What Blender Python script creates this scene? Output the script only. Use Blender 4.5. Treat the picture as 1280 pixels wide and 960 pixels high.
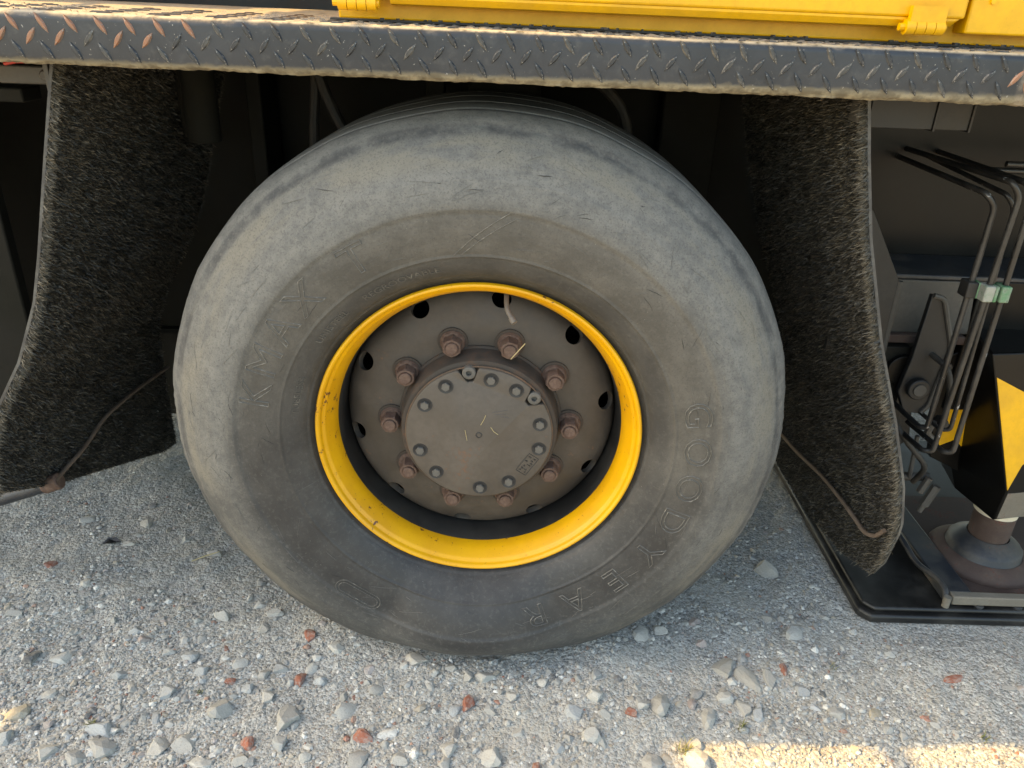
import bpy, math, random
import numpy as np
from mathutils import Vector, Matrix
R = math.radians
random.seed(7); rng = np.random.default_rng(7)
scene = bpy.context.scene
for o in list(bpy.data.objects): bpy.data.objects.remove(o)
COL = scene.collection

# ------------------------------------------------------------------ camera, sky, sun, exposure
cd = bpy.data.cameras.new('camera'); camera = bpy.data.objects.new('camera', cd); COL.objects.link(camera)
cd.sensor_width = 36.0; cd.lens = 36.0 * 962 / 1280; cd.clip_start = .02; cd.clip_end = 2000
def cam_matrix(loc, pitch, yaw, roll):
    fw = Vector((math.sin(yaw) * math.cos(pitch), math.cos(yaw) * math.cos(pitch), -math.sin(pitch)))
    r = Vector((math.cos(yaw), -math.sin(yaw), 0)); u = r.cross(fw)
    r2 = r * math.cos(roll) + u * math.sin(roll); u2 = u * math.cos(roll) - r * math.sin(roll)
    m = Matrix((r2, u2, -fw)).transposed().to_4x4(); m.translation = loc
    return m
camera.matrix_world = cam_matrix(Vector((.054, -1.245, 1.238)), R(25.87), R(.34), R(2.23))
scene.camera = camera

SUN_EL, SUN_FROM = R(40), R(84)            # SUN_FROM: turned from +Y (behind the crane) towards -X
sd = Vector((-math.sin(SUN_FROM) * math.cos(SUN_EL), math.cos(SUN_FROM) * math.cos(SUN_EL), math.sin(SUN_EL)))
w = bpy.data.worlds.new('World'); scene.world = w; w.use_nodes = True
wn = w.node_tree; sky = wn.nodes.new('ShaderNodeTexSky'); sky.sky_type = 'NISHITA'; sky.sun_disc = False
sky.sun_elevation = SUN_EL; sky.sun_rotation = math.atan2(sd.x, sd.y) % (2 * math.pi)
sky.air_density = 1.0; sky.dust_density = 2.5; sky.ozone_density = 1.0
bg = wn.nodes['Background']; wn.links.new(sky.outputs[0], bg.inputs[0]); bg.inputs[1].default_value = .15
sl = bpy.data.lights.new('sun', 'SUN'); sl.energy = 2.15; sl.angle = R(.53); sl.color = (1, .68, .33)
sun = bpy.data.objects.new('sun', sl); COL.objects.link(sun); sun.rotation_euler = sd.to_track_quat('Z', 'Y').to_euler()
vs = scene.view_settings; vs.view_transform = 'Standard'; vs.look = 'None'; vs.gamma = 1; vs.use_curve_mapping = False
vs.exposure = 2.28
try:
    vs.use_white_balance = True; vs.white_balance_temperature = 8250; vs.white_balance_tint = 4
except Exception: pass
scene.render.engine = 'CYCLES'
scene.cycles.max_bounces = 6; scene.cycles.diffuse_bounces = 4; scene.cycles.glossy_bounces = 2; scene.cycles.use_light_tree = False

# ------------------------------------------------------------------ material helpers
class NT:
    def __init__(s, name):
        s.m = bpy.data.materials.new(name); s.m.use_nodes = True; s.t = s.m.node_tree; s.b = s.t.nodes['Principled BSDF']
    def n(s, typ, **k):
        x = s.t.nodes.new('ShaderNode' + typ)
        for a, v in k.items():
            if a.startswith('i_'):
                key = a[2:]; key = int(key) if key.isdigit() else key.replace('_', ' ')
                s.set(x.inputs[key], v)
            else: setattr(x, a, v)
        return x
    def set(s, inp, v):
        if isinstance(v, bpy.types.NodeSocket): s.t.links.new(v, inp)
        elif isinstance(v, bpy.types.Node): s.t.links.new(v.outputs[0], inp)
        else:
            if inp.type == 'RGBA' and len(v) == 3: v = (*v, 1)
            inp.default_value = v
    def math(s, op, a, b=0.0, clamp=False):
        x = s.n('Math', operation=op, use_clamp=clamp); s.set(x.inputs[0], a); s.set(x.inputs[1], b); return x.outputs[0]
    def obj(s): return s.n('TexCoord').outputs['Object']
    def mapv(s, vec, scale=(1, 1, 1)):
        return s.n('Mapping', i_Vector=vec, i_Scale=scale).outputs[0]
    def noise(s, scale, detail=4, rough=.55, vec=None, dist=0):
        x = s.n('TexNoise', i_Scale=scale, i_Detail=detail, i_Roughness=rough, i_Distortion=dist)
        s.set(x.inputs['Vector'], vec if vec is not None else s.obj()); return x.outputs[0]
    def ramp(s, f, *stops, interp='LINEAR'):
        x = s.n('ValToRGB', i_0=f); e = x.color_ramp.elements; x.color_ramp.interpolation = interp
        while len(e) < len(stops): e.new(.5)
        for el, (p, c) in zip(e, stops):
            el.position = p; el.color = (c, c, c, 1) if isinstance(c, (int, float)) else (*c, 1)
        return x.outputs[0]
    def step(s, f, a, b): return s.n('MapRange', interpolation_type='SMOOTHSTEP', i_Value=f, i_1=a, i_2=b).outputs[0]
    def mix(s, f, a, b):
        x = s.n('Mix', data_type='RGBA'); s.set(x.inputs['Factor'], f); s.set(x.inputs[6], a); s.set(x.inputs[7], b); return x.outputs[2]
    def bump(s, h, strength=.3, dist=.002, normal=None):
        x = s.n('Bump', i_Height=h, i_Strength=strength, i_Distance=dist)
        if normal is not None: s.set(x.inputs['Normal'], normal)
        return x.outputs[0]
    def out(s, color=None, rough=None, metal=None, normal=None, spec=None):
        for k, v in (('Base Color', color), ('Roughness', rough), ('Metallic', metal), ('Normal', normal), ('Specular IOR Level', spec)):
            if v is not None: s.set(s.b.inputs[k], v)
        return s.m

def painted(name, col, dirt=(.16, .14, .115), amount=.35, rough=.45, scale=14, rust=None, rust_amt=.0, spec=.5, chip=None):
    """paint with dust film, speckles and (optionally) rust blotches / chips"""
    t = NT(name); o = t.obj()
    n1 = t.noise(scale, 6, .6); n2 = t.noise(scale * 9, 4, .6); n3 = t.noise(scale * 40, 2, .5)
    f = t.math('MULTIPLY', t.step(n1, .38, .72), amount, True)
    f = t.math('ADD', f, t.math('MULTIPLY', t.step(n3, .62, .72), amount * .5), True)
    c = t.mix(f, col, dirt)
    c = t.mix(t.math('MULTIPLY', t.step(n2, .4, .65), .25), c, tuple(x * .7 for x in col))
    if rust is not None:
        rf = t.step(t.math('ADD', t.math('MULTIPLY', n1, .55), t.math('MULTIPLY', n2, .5)), .62 - rust_amt, .72 - rust_amt)
        c = t.mix(rf, c, rust)
    if chip is not None:
        c = t.mix(t.step(t.noise(scale * 3.1, 5, .7), .66, .69), c, chip)
    rg = t.math('ADD', rough, t.math('MULTIPLY', f, .4), True)
    nb = t.bump(n2, .12, .001); nb = t.bump(n3, .08, .0006, nb)
    return t.out(c, rg, normal=nb, spec=spec)

# ------------------------------------------------------------------ materials
M = {}
M['yellow'] = painted('yellow_paint', (.74, .385, .006), dirt=(.40, .21, .02), amount=.4, rough=.38, scale=9, chip=None)
M['yellow_rim'] = (lambda: None)
def rim_yellow():
    t = NT('rim_yellow_paint'); n1 = t.noise(9, 5, .6); n2 = t.noise(70, 4, .7); n3 = t.noise(230, 2, .5)
    c = t.mix(t.step(n1, .35, .7), (.70, .355, .008), (.60, .285, .008))
    c = t.mix(t.math('MULTIPLY', t.step(n3, .66, .74), .5), c, (.25, .11, .02))
    c = t.mix(t.step(t.math('ADD', t.math('MULTIPLY', n2, .7), t.math('MULTIPLY', n1, .45)), .70, .735), c, (.10, .035, .015))
    return t.out(c, .42, normal=t.bump(n2, .06, .001), spec=.45)
M['yellow_rim'] = rim_yellow()
M['hub'] = painted('dusty_hub_paint', (.066, .055, .045), dirt=(.110, .093, .077), amount=.7, rough=.55, scale=11, rust=(.13, .075, .05), rust_amt=.0)
M['disc'] = painted('dusty_disc_paint', (.044, .037, .031), dirt=(.088, .073, .059), amount=.8, rough=.5, scale=10, rust=(.12, .075, .05), rust_amt=.0)
M['rusty'] = painted('rusty_steel', (.075, .041, .030), dirt=(.185, .128, .10), amount=.75, rough=.65, scale=120, rust=(.065, .026, .015), rust_amt=.03)
M['rust_edge'] = painted('rusty_edge', (.034, .028, .023), dirt=(.10, .064, .044), amount=.6, rough=.75, scale=30, rust=(.10, .045, .024), rust_amt=.02)
M['bolt'] = painted('dull_bolt_steel', (.075, .073, .068), dirt=(.14, .125, .108), amount=.5, rough=.55, scale=60)
M['black'] = painted('black_paint', (.0035, .0034, .0032), dirt=(.018, .0155, .012), amount=.22, rough=.30, scale=6, spec=.22)
M['black_dusty'] = painted('dusty_black_paint', (.009, .009, .0095), dirt=(.055, .049, .040), amount=.42, rough=.5, scale=8)
M['chassis'] = painted('grimy_chassis_paint', (.007, .0069, .0054), dirt=(.018, .017, .012), amount=.6, rough=.7, scale=4, spec=.25)
M['steel_pipe'] = painted('painted_pipe', (.014, .0135, .013), dirt=(.07, .064, .057), amount=.5, rough=.33, scale=16, chip=(.3, .3, .3))
M['bare'] = painted('dusty_flange_metal', (.05, .047, .042), dirt=(.11, .098, .083), amount=.6, rough=.55, scale=12, rust=(.12, .07, .05), rust_amt=-.02)
M['pad_steel'] = painted('black_pad_plastic', (.0065, .0065, .007), dirt=(.085, .080, .070), amount=.5, rough=.4, scale=7)
M['tray'] = painted('blue_black_tray_paint', (.016, .020, .027), dirt=(.095, .084, .068), amount=.65, rough=.45, scale=14, rust=(.13, .06, .04), rust_amt=.0)
M['beige'] = painted('dusty_beige_metal', (.15, .135, .11), dirt=(.21, .185, .15), amount=.5, rough=.65, scale=18, rust=(.16, .09, .06), rust_amt=.0)
M['redrust'] = painted('red_rusty_foot', (.060, .037, .030), dirt=(.115, .088, .072), amount=.6, rough=.75, scale=22, rust=(.11, .04, .03), rust_amt=.04)
M['white'] = painted('white_paint', (.72, .66, .52), dirt=(.4, .3, .2), amount=.35, rough=.5, scale=25)
M['green'] = painted('chipped_green_paint', (.06, .19, .085), dirt=(.3, .3, .27), amount=.55, rough=.6, scale=55, rust=(.05, .05, .045), rust_amt=.0)
M['paleclamp'] = painted('chipped_pale_clamp', (.28, .28, .25), dirt=(.08, .19, .10), amount=.5, rough=.6, scale=60, rust=(.06, .06, .05), rust_amt=.02)
M['hoserubber'] = painted('hose_rubber', (.014, .013, .012), dirt=(.07, .06, .045), amount=.5, rough=.6, scale=20)
M['red'] = painted('red_cable', (.42, .03, .02), amount=.2)
M['ring_dark'] = painted('dark_washer', (.018, .019, .021), dirt=(.05, .05, .05), amount=.3, rough=.5, scale=60)
M['backing'] = painted('flap_rubber', (.04, .04, .04), dirt=(.15, .145, .13), amount=.7, rough=.6, scale=20)
M['valve'] = painted('valve_brass_dusty', (.13, .115, .10), dirt=(.2, .17, .135), amount=.5, rough=.5, scale=60)
M['straw'] = painted('dry_straw', (.42, .34, .18), amount=.1, rough=.7, scale=40)
M['pen'] = painted('dark_scratch', (.05, .05, .055), amount=.1)
M['rodrust'] = painted('rusty_rod', (.115, .082, .062), dirt=(.21, .16, .125), amount=.7, rough=.7, scale=30)
M['plastic'] = painted('black_plastic', (.012, .012, .013), amount=.15, rough=.2)

def mat_bristle():
    t = NT('grass_mat_bristles'); at = t.n('Attribute', attribute_name='tone').outputs['Fac']
    c = t.ramp(at, (0, (.014, .0136, .012)), (.45, (.035, .032, .025)), (.72, (.115, .10, .074)), (1, (.36, .32, .25)))
    return t.out(c, .42, spec=.5)
M['bristle'] = mat_bristle()
def mat_board():
    t = NT('tread_plate_paint'); o = t.obj(); sep = t.n('SeparateXYZ', i_0=o)
    x, z = sep.outputs[0], sep.outputs[2]
    n1 = t.noise(6, 6, .65); n2 = t.noise(55, 5, .65); n3 = t.noise(240, 3, .6)
    c = t.mix(t.step(n1, .35, .7), (.012, .015, .020), (.023, .027, .034))
    c = t.mix(t.math('MULTIPLY', t.step(n2, .52, .75), .5), c, (.065, .066, .066))
    # dried mud on the lower fold, paled to paint in bounced sunlight; ragged upper border
    zz = t.math('ADD', z, t.math('MULTIPLY', t.math('SUBTRACT', n2, .5), .016))
    mud_bounce = t.math('SUBTRACT', 1, t.step(zz, .0065, .0135))
    c = t.mix(t.math('MULTIPLY', mud_bounce, .92), c, t.mix(t.step(n2, .35, .68), (.12, .10, .066), (.27, .232, .155)))
    # scuffed paint along the upper fold
    z2 = t.math('ADD', z, t.math('MULTIPLY', t.math('SUBTRACT', n2, .5), .03))
    scuff = t.math('MULTIPLY', t.step(z2, .064, .075), .7)
    c = t.mix(scuff, c, t.mix(t.step(n1, .4, .6), (.14, .13, .115), (.22, .165, .12)))
    up = t.n('SeparateXYZ', i_0=t.n('NewGeometry').outputs['Normal']).outputs[2]
    c = t.mix(t.math('MULTIPLY', t.step(up, .6, .95), t.step(n2, .25, .55)), c, (.36, .32, .25))  # dust tone on upward faces, painted pale for the sunlit top
    # dusty repair at the right end
    patch = t.math('MULTIPLY', t.step(x, .765, .775), .55)
    c = t.mix(t.math('MULTIPLY', patch, t.step(n2, .3, .6)), c, (.27, .22, .17))
    c = t.mix(t.step(n3, .70, .74), c, (.35, .33, .3))
    rg = t.math('ADD', .42, t.math('MULTIPLY', t.math('ADD', mud_bounce, scuff, True), .45), True)
    nb = t.bump(n2, .18, .002); nb = t.bump(n3, .15, .0012, nb)
    return t.out(c, rg, normal=nb, spec=.5)
M['board'] = mat_board()
def mat_bar(name, c0, c1):
    t = NT(name); n = t.noise(60, 5, .65); n2 = t.noise(300, 3, .6)
    c = t.mix(t.step(n, .4, .62), c0, c1); c = t.mix(t.step(n2, .64, .70), c, (.24, .23, .21))
    return t.out(c, .4, normal=t.bump(n2, .2, .001))
M['bar_paint'] = mat_bar('raised_bar_paint', (.015, .018, .023), (.042, .045, .047))
M['bar_worn'] = mat_bar('raised_bar_worn_metal', (.030, .032, .034), (.10, .097, .088))
M['bar_primer'] = mat_bar('raised_bar_primer', (.25, .115, .065), (.13, .09, .07))

def mat_tyre():
    t = NT('weathered_tyre_rubber'); o = t.obj(); sp = t.n('SeparateXYZ', i_0=o)
    x, y, z = sp.outputs
    r = t.math('SQRT', t.math('ADD', t.math('MULTIPLY', x, x), t.math('MULTIPLY', z, z)))
    cx, cz = t.math('DIVIDE', x, r), t.math('DIVIDE', z, r)
    # circumferential streaks: noise stretched round the axle
    v1 = t.n('CombineXYZ', i_0=t.math('MULTIPLY', cx, 3.2), i_1=t.math('MULTIPLY', r, 36), i_2=t.math('MULTIPLY', cz, 3.2)).outputs[0]
    v2 = t.n('CombineXYZ', i_0=t.math('MULTIPLY', cx, 4), i_1=t.math('MULTIPLY', r, 95), i_2=t.math('MULTIPLY', cz, 4)).outputs[0]
    st1 = t.noise(1.0, 7, .68, v1, .5); st2 = t.noise(1.0, 5, .65, v2)
    big = t.noise(4.2, 5, .6, None, .4); mid = t.noise(17, 6, .62); fine = t.noise(130, 4, .65); spk = t.noise(420, 2, .5)
    # radial scratches (wheel rubbed against kerbs)
    v3 = t.n('CombineXYZ', i_0=t.math('MULTIPLY', cx, 60), i_1=t.math('MULTIPLY', r, 5), i_2=t.math('MULTIPLY', cz, 60)).outputs[0]
    scr = t.noise(1.0, 4, .7, v3)
    rr = t.math('ADD', r, t.math('MULTIPLY', t.math('SUBTRACT', big, .5), .035))
    outer = t.step(rr, .39, .475)                     # scrubbed outer wall
    shoulder = t.step(rr, .515, .54)
    lowdist = t.math('ADD', cz, t.math('MULTIPLY', t.math('SUBTRACT', big, .5), 2.2))
    upper = t.step(lowdist, -.75, .55)                 # dust film lies on the upper half, the lower half is rubbed clean
    rubber = t.mix(t.step(mid, .35, .7), (.028, .028, .0285), (.042, .0415, .041))
    dustc = t.mix(t.step(t.math('ADD', t.math('MULTIPLY', st1, .4), t.math('MULTIPLY', mid, .6)), .38, .62), (.072, .069, .061), (.105, .10, .089))
    inner = t.step(rr, .345, .366)
    f = t.math('MULTIPLY', upper, t.math('ADD', .28, t.math('MULTIPLY', inner, .42)))
    f = t.math('ADD', f, t.math('MULTIPLY', t.math('SUBTRACT', mid, .5), .25), True)
    c = t.mix(f, rubber, dustc)
    oc = t.mix(t.step(t.math('ADD', t.math('MULTIPLY', st1, .28), t.math('ADD', t.math('MULTIPLY', t.noise(48, 6, .7), .52), t.math('MULTIPLY', big, .2))), .40, .60), (.104, .106, .104), (.158, .157, .148))
    oc = t.mix(t.math('MULTIPLY', t.step(st2, .5, .72), .22), oc, (.175, .168, .145))
    of = t.math('MULTIPLY', outer, t.math('ADD', .42, t.math('MULTIPLY', t.step(lowdist, -.9, .2), .5)))
    of = t.math('ADD', of, t.math('MULTIPLY', t.math('SUBTRACT', mid, .5), .12), True)
    of = t.math('MULTIPLY', of, t.step(rr, .385, .47))
    c = t.mix(of, c, oc)
    # tan dried mud towards the shoulder
    tan = t.math('MULTIPLY', t.math('MULTIPLY', t.step(r, .488, .517), t.math('SUBTRACT', 1, t.step(r, .535, .553))), t.step(t.math('ADD', t.math('MULTIPLY', st1, .6), t.math('MULTIPLY', big, .6)), .52, .68))
    c = t.mix(t.math('MULTIPLY', tan, .6), c, (.165, .152, .122))
    # dark scuffed band where the shoulder turns into the tread
    band = t.math('MULTIPLY', t.step(r, .541, .549), t.math('SUBTRACT', 1, t.step(r, .557, .563)))
    c = t.mix(t.math('MULTIPLY', t.math('MULTIPLY', band, t.step(mid, .35, .6)), .7), c, (.040, .042, .045))
    c = t.mix(t.math('MULTIPLY', t.step(scr, .66, .74), .3), c, (.17, .168, .16))
    c = t.mix(t.math('MULTIPLY', t.math('MULTIPLY', t.step(fine, .50, .70), .5), t.math('ADD', .3, t.math('MULTIPLY', outer, .7))), c, (.15, .146, .133))
    c = t.mix(t.math('MULTIPLY', t.step(t.noise(300, 3, .7), .52, .62), .35), c, (.035, .035, .036))
    c = t.mix(t.step(spk, .76, .80), c, (.32, .31, .28))
    crk = t.n('TexVoronoi', feature='DISTANCE_TO_EDGE', i_Scale=70.0); t.set(crk.inputs['Vector'], t.n('VectorMath', operation='ADD', i_0=o, i_1=t.n('VectorMath', operation='SCALE', i_0=t.n('TexNoise', i_Vector=o, i_Scale=40.0).outputs[1], i_Scale=.03).outputs[0]).outputs[0])
    ck = t.math('MULTIPLY', t.math('SUBTRACT', 1, t.step(crk.outputs[0], .0, .09)), t.step(t.noise(11, 3, .6), .55, .64))
    c = t.mix(t.math('MULTIPLY', ck, .16), c, (.03, .03, .03))
    c = t.mix(t.math('MULTIPLY', t.step(t.noise(62, 5, .7), .52, .66), .22), c, t.mix(.5, c, (.03, .031, .033)))
    nb = t.bump(st2, .25, .002); nb = t.bump(fine, .45, .0014, nb); nb = t.bump(mid, .25, .003, nb); nb = t.bump(ck, -.12, .001, nb)
    return t.out(c, t.math('ADD', .5, t.math('MULTIPLY', of, .3)), normal=nb, spec=.38)
M['tyre'] = mat_tyre()
def mat_letter():
    t = NT('raised_letter_rubber'); n = t.noise(90, 4, .6); b = t.noise(5, 4, .6)
    c = t.mix(t.step(b, .35, .65), (.058, .057, .053), (.085, .082, .074)); c = t.mix(t.step(n, .52, .66), c, (.145, .14, .125))
    return t.out(c, .6)
M['letter'] = mat_letter()

def mat_ground():
    t = NT('gravel_ground_soil'); o = t.obj()
    n1 = t.noise(2.2, 5, .6, o); n2 = t.noise(30, 6, .65, o); n3 = t.noise(260, 4, .65, o)
    vo = t.n('TexVoronoi', i_Scale=115.0, i_Randomness=1.0); t.set(vo.inputs['Vector'], o)
    v2 = t.n('TexVoronoi', i_Scale=290.0, i_Randomness=1.0); t.set(v2.inputs['Vector'], o)
    cellv = t.n('SeparateColor', i_0=vo.outputs['Color']).outputs[0]; cell2 = t.n('SeparateColor', i_0=v2.outputs['Color']).outputs[1]
    soil = t.mix(t.step(n2, .3, .7), (.30, .292, .262), (.43, .42, .385))
    soil = t.mix(t.step(n1, .42, .66), soil, (.37, .352, .31))
    grit = t.ramp(cellv, (0, (.16, .162, .16)), (.25, (.34, .337, .32)), (.5, (.43, .425, .405)), (.74, (.30, .27, .23)), (.84, (.35, .37, .38)), (.92, (.58, .575, .545)), interp='CONSTANT')
    c = t.mix(t.math('MULTIPLY', t.step(n2, .40, .6), .65), soil, grit)
    g2 = t.ramp(cell2, (0, (.14, .14, .135)), (.3, (.34, .335, .31)), (.65, (.48, .47, .44)), (.975, (.24, .14, .10)), interp='CONSTANT')
    c = t.mix(t.math('ADD', .18, t.math('MULTIPLY', t.step(n1, .62, .42), .4)), c, g2)
    h = t.math('SUBTRACT', 1, vo.outputs['Distance']); h2 = t.math('SUBTRACT', 1, v2.outputs['Distance'])
    nb = t.bump(h, .5, .006); nb = t.bump(h2, .45, .003, nb); nb = t.bump(n3, .35, .002, nb)
    return t.out(c, .92, normal=nb, spec=.25)
M['ground'] = mat_ground()
def mat_pebble():
    t = NT('pebbles'); at = t.n('Attribute', attribute_name='stone_colour').outputs['Color']
    n = t.noise(220, 4, .65); c = t.mix(t.math('MULTIPLY', t.step(n, .35, .7), .45), at, (.36, .34, .30))
    return t.out(c, .85, normal=t.bump(n, .3, .001), spec=.3)
M['pebble'] = mat_pebble()
def mat_stone():
    t = NT('gravel_stone'); oi = t.n('ObjectInfo').outputs['Color']
    n = t.noise(1.7, 7, .7); n2 = t.noise(7, 6, .7)
    c = t.mix(t.math('MULTIPLY', t.step(n, .4, .66), .6), oi, (.36, .345, .31))
    c = t.mix(t.math('MULTIPLY', t.step(n2, .5, .68), .45), c, (.17, .165, .155))
    nb = t.bump(n, .5, .003); nb = t.bump(n2, .5, .0012, nb)
    return t.out(c, .85, normal=nb, spec=.3)
M['stone'] = mat_stone()
def mat_leaf():
    t = NT('grass_blade'); n = t.noise(60, 2)
    return t.out(t.mix(n, (.10, .13, .035), (.22, .19, .08)), .6)
M['leaf'] = mat_leaf()

# ------------------------------------------------------------------ mesh helpers
class MB:
    def __init__(s): s.v = []; s.f = []
    def add(s, v, f):
        b = len(s.v); s.v += [tuple(p) for p in v]; s.f += [tuple(i + b for i in q) for q in f]; return s
    def box(s, x0, x1, y0, y1, z0, z1):
        v = [(x, y, z) for x in (x0, x1) for y in (y0, y1) for z in (z0, z1)]
        return s.add(v, [(0, 1, 3, 2), (4, 6, 7, 5), (0, 4, 5, 1), (2, 3, 7, 6), (0, 2, 6, 4), (1, 5, 7, 3)])
    def obox(s, c, sx, sy, sz, m):
        v = [Vector(c) + m @ Vector((x * sx / 2, y * sy / 2, z * sz / 2)) for x in (-1, 1) for y in (-1, 1) for z in (-1, 1)]
        return s.add(v, [(0, 1, 3, 2), (4, 6, 7, 5), (0, 4, 5, 1), (2, 3, 7, 6), (0, 2, 6, 4), (1, 5, 7, 3)])
    def tube(s, pts, r, n=10, caps=True, fillet=0, k=5):
        pts = [Vector(p) for p in pts]
        if fillet:
            q = [pts[0]]
            for a, b, c in zip(pts, pts[1:], pts[2:]):
                d0 = (a - b); d1 = (c - b); f = min(fillet, d0.length * .45, d1.length * .45)
                p0 = b + d0.normalized() * f; p1 = b + d1.normalized() * f
                for i in range(k + 1):
                    u = i / k; q.append(p0 * (1 - u) ** 2 + b * 2 * u * (1 - u) + p1 * u * u)
            q.append(pts[-1]); pts = q
        rs = r if isinstance(r, (list, tuple)) else [r] * len(pts)
        up = None; V = []
        for i, p in enumerate(pts):
            d = (pts[min(i + 1, len(pts) - 1)] - pts[max(i - 1, 0)]).normalized()
            if up is None:
                up = Vector((0, 0, 1)) if abs(d.z) < .9 else Vector((1, 0, 0))
            a = d.cross(up).normalized(); up = a.cross(d).normalized()
            for j in range(n):
                t = 2 * math.pi * j / n; V.append(p + (a * math.cos(t) + up * math.sin(t)) * rs[min(i, len(rs) - 1)])
        F = [(i * n + j, i * n + (j + 1) % n, (i + 1) * n + (j + 1) % n, (i + 1) * n + j) for i in range(len(pts) - 1) for j in range(n)]
        if caps: F += [tuple(range(n))[::-1], tuple((len(pts) - 1) * n + j for j in range(n))]
        return s.add(V, F)
    def lathe(s, prof, n=96, closed=False, cap=False, fn=None):
        """profile of (y, r) turned about the local Y axis"""
        V = []; m = len(prof)
        for i in range(n):
            t = 2 * math.pi * i / n
            for (y, r) in prof:
                p = (r * math.cos(t), y, r * math.sin(t)); V.append(fn(p, t, y, r) if fn else p)
        F = []
        for i in range(n):
            j = (i + 1) % n
            for k in range(m if closed else m - 1):
                l = (k + 1) % m; F.append((i * m + k, i * m + l, j * m + l, j * m + k))
        if cap:
            F.append(tuple(i * m for i in range(n))); F.append(tuple(i * m + m - 1 for i in range(n))[::-1])
        return s.add(V, F)
    def prism(s, poly, d0, d1, fn):
        """2-D outline extruded; fn(u, v, d) -> point"""
        n = len(poly); V = [fn(u, v, d0) for u, v in poly] + [fn(u, v, d1) for u, v in poly]
        F = [tuple(range(n)), tuple(range(2 * n - 1, n - 1, -1))] + [(i, i + n, (i + 1) % n + n, (i + 1) % n) for i in range(n)]
        return s.add(V, F)
    def mesh(s, name, m, smooth=30):
        me = bpy.data.meshes.new(name); me.from_pydata(s.v, [], s.f); me.materials.append(m)
        import bmesh
        bm = bmesh.new(); bm.from_mesh(me); bmesh.ops.recalc_face_normals(bm, faces=bm.faces); bm.to_mesh(me); bm.free()
        if smooth:
            me.polygons.foreach_set('use_smooth', [True] * len(me.polygons)); me.set_sharp_from_angle(angle=R(smooth))
        return me
    def build(s, name, m, parent=None, smooth=30, bevel=0, seg=2, loc=None):
        o = bpy.data.objects.new(name, s.mesh(name, m, smooth)); COL.objects.link(o); o.parent = parent
        if loc: o.location = loc
        if bevel:
            b = o.modifiers.new('bevel', 'BEVEL'); b.width = bevel; b.segments = seg; b.limit_method = 'ANGLE'; b.angle_limit = R(35)
        return o
def empty(name, loc=(0, 0, 0), parent=None):
    o = bpy.data.objects.new(name, None); COL.objects.link(o); o.location = loc; o.parent = parent; o.empty_display_size = .1; return o
def tag(o, label, cat, group=None):
    o['label'] = label; o['category'] = cat
    if group: o['group'] = group
    return o
def link(name, me, parent, loc=(0, 0, 0), rot=None):
    o = bpy.data.objects.new(name, me); COL.objects.link(o); o.parent = parent; o.location = loc
    if rot is not None: o.rotation_euler = rot
    return o
def interp(x, pts):
    xs = [p[0] for p in pts]; ys = [p[1] for p in pts]; return float(np.interp(x, xs, ys))
def vnoise(x, y, cell, seed):
    """smooth value noise on numpy arrays"""
    g = np.random.default_rng(seed).random((256, 256)); fx, fy = x / cell, y / cell
    ix, iy = np.floor(fx).astype(int), np.floor(fy).astype(int); tx, ty = fx - ix, fy - iy
    tx = tx * tx * (3 - 2 * tx); ty = ty * ty * (3 - 2 * ty)
    a = g[ix % 256, iy % 256]; b = g[(ix + 1) % 256, iy % 256]; c = g[ix % 256, (iy + 1) % 256]; d = g[(ix + 1) % 256, (iy + 1) % 256]
    return (a * (1 - tx) + b * tx) * (1 - ty) + (c * (1 - tx) + d * tx) * ty - .5

# ------------------------------------------------------------------ ground
def ground_z(x, y):
    near = np.exp(-((x / 2.5) ** 2 + (y / 2.5) ** 2))
    z = .030 * vnoise(x, y, .55, 1) + .014 * vnoise(x, y, .14, 2) + .006 * vnoise(x, y, .05, 3)
    z = z * (.35 + .65 * near) - .004
    # a shallow bank of grit pushed up round the tyre, a bed pressed flat under the support plate
    bank = np.exp(-(((np.abs(x) - .29) / .10) ** 2)) * np.exp(-(((y - .10) / .22) ** 2)) * .012
    flat = 1 / (1 + np.exp(-(x - .86) / .02)) * 1 / (1 + np.exp(-(y - .06) / .02)) * (y < 1.2)
    under = np.exp(-((x / .22) ** 2 + ((y - .17) / .2) ** 2))
    return (z + bank) * (1 - flat) * (1 - .8 * under) - .004 * flat - .003 * under
def axis(lo, hi, step, far):
    a = np.arange(lo, hi, step); k = np.array([.03, .08, .16, .3, .6, 1.2, 2.5, 5, 10, 22, 50, far])
    return np.concatenate([(lo - k)[::-1], a, a[-1] + k])
gx, gy = axis(-1.25, 1.45, .006, 300), axis(-.60, 1.0, .006, 300)
GX, GY = np.meshgrid(gx, gy, indexing='ij'); GZ = ground_z(GX, GY)
fine = .0035 * vnoise(GX, GY, .016, 5) + .002 * vnoise(GX, GY, .008, 6)
GZ = GZ + fine * ((GX > -1.3) & (GX < 1.5) & (GY > -.65) & (GY < 1.05))
nxg, nyg = GX.shape; idx = np.arange(nxg * nyg).reshape(nxg, nyg)
gf = np.stack([idx[:-1, :-1], idx[1:, :-1], idx[1:, 1:], idx[:-1, 1:]], -1).reshape(-1, 4)
def np_mesh(name, v, f, m, smooth=True):
    me = bpy.data.meshes.new(name); nf, k = f.shape
    me.vertices.add(len(v)); me.vertices.foreach_set('co', np.ascontiguousarray(v, dtype=np.float32).ravel())
    me.loops.add(nf * k); me.loops.foreach_set('vertex_index', f.astype(np.int32).ravel())
    me.polygons.add(nf); me.polygons.foreach_set('loop_start', np.arange(0, nf * k, k, dtype=np.int32))
    me.update(calc_edges=True); me.materials.append(m)
    me.polygons.foreach_set('use_smooth', [smooth] * nf); return me
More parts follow.
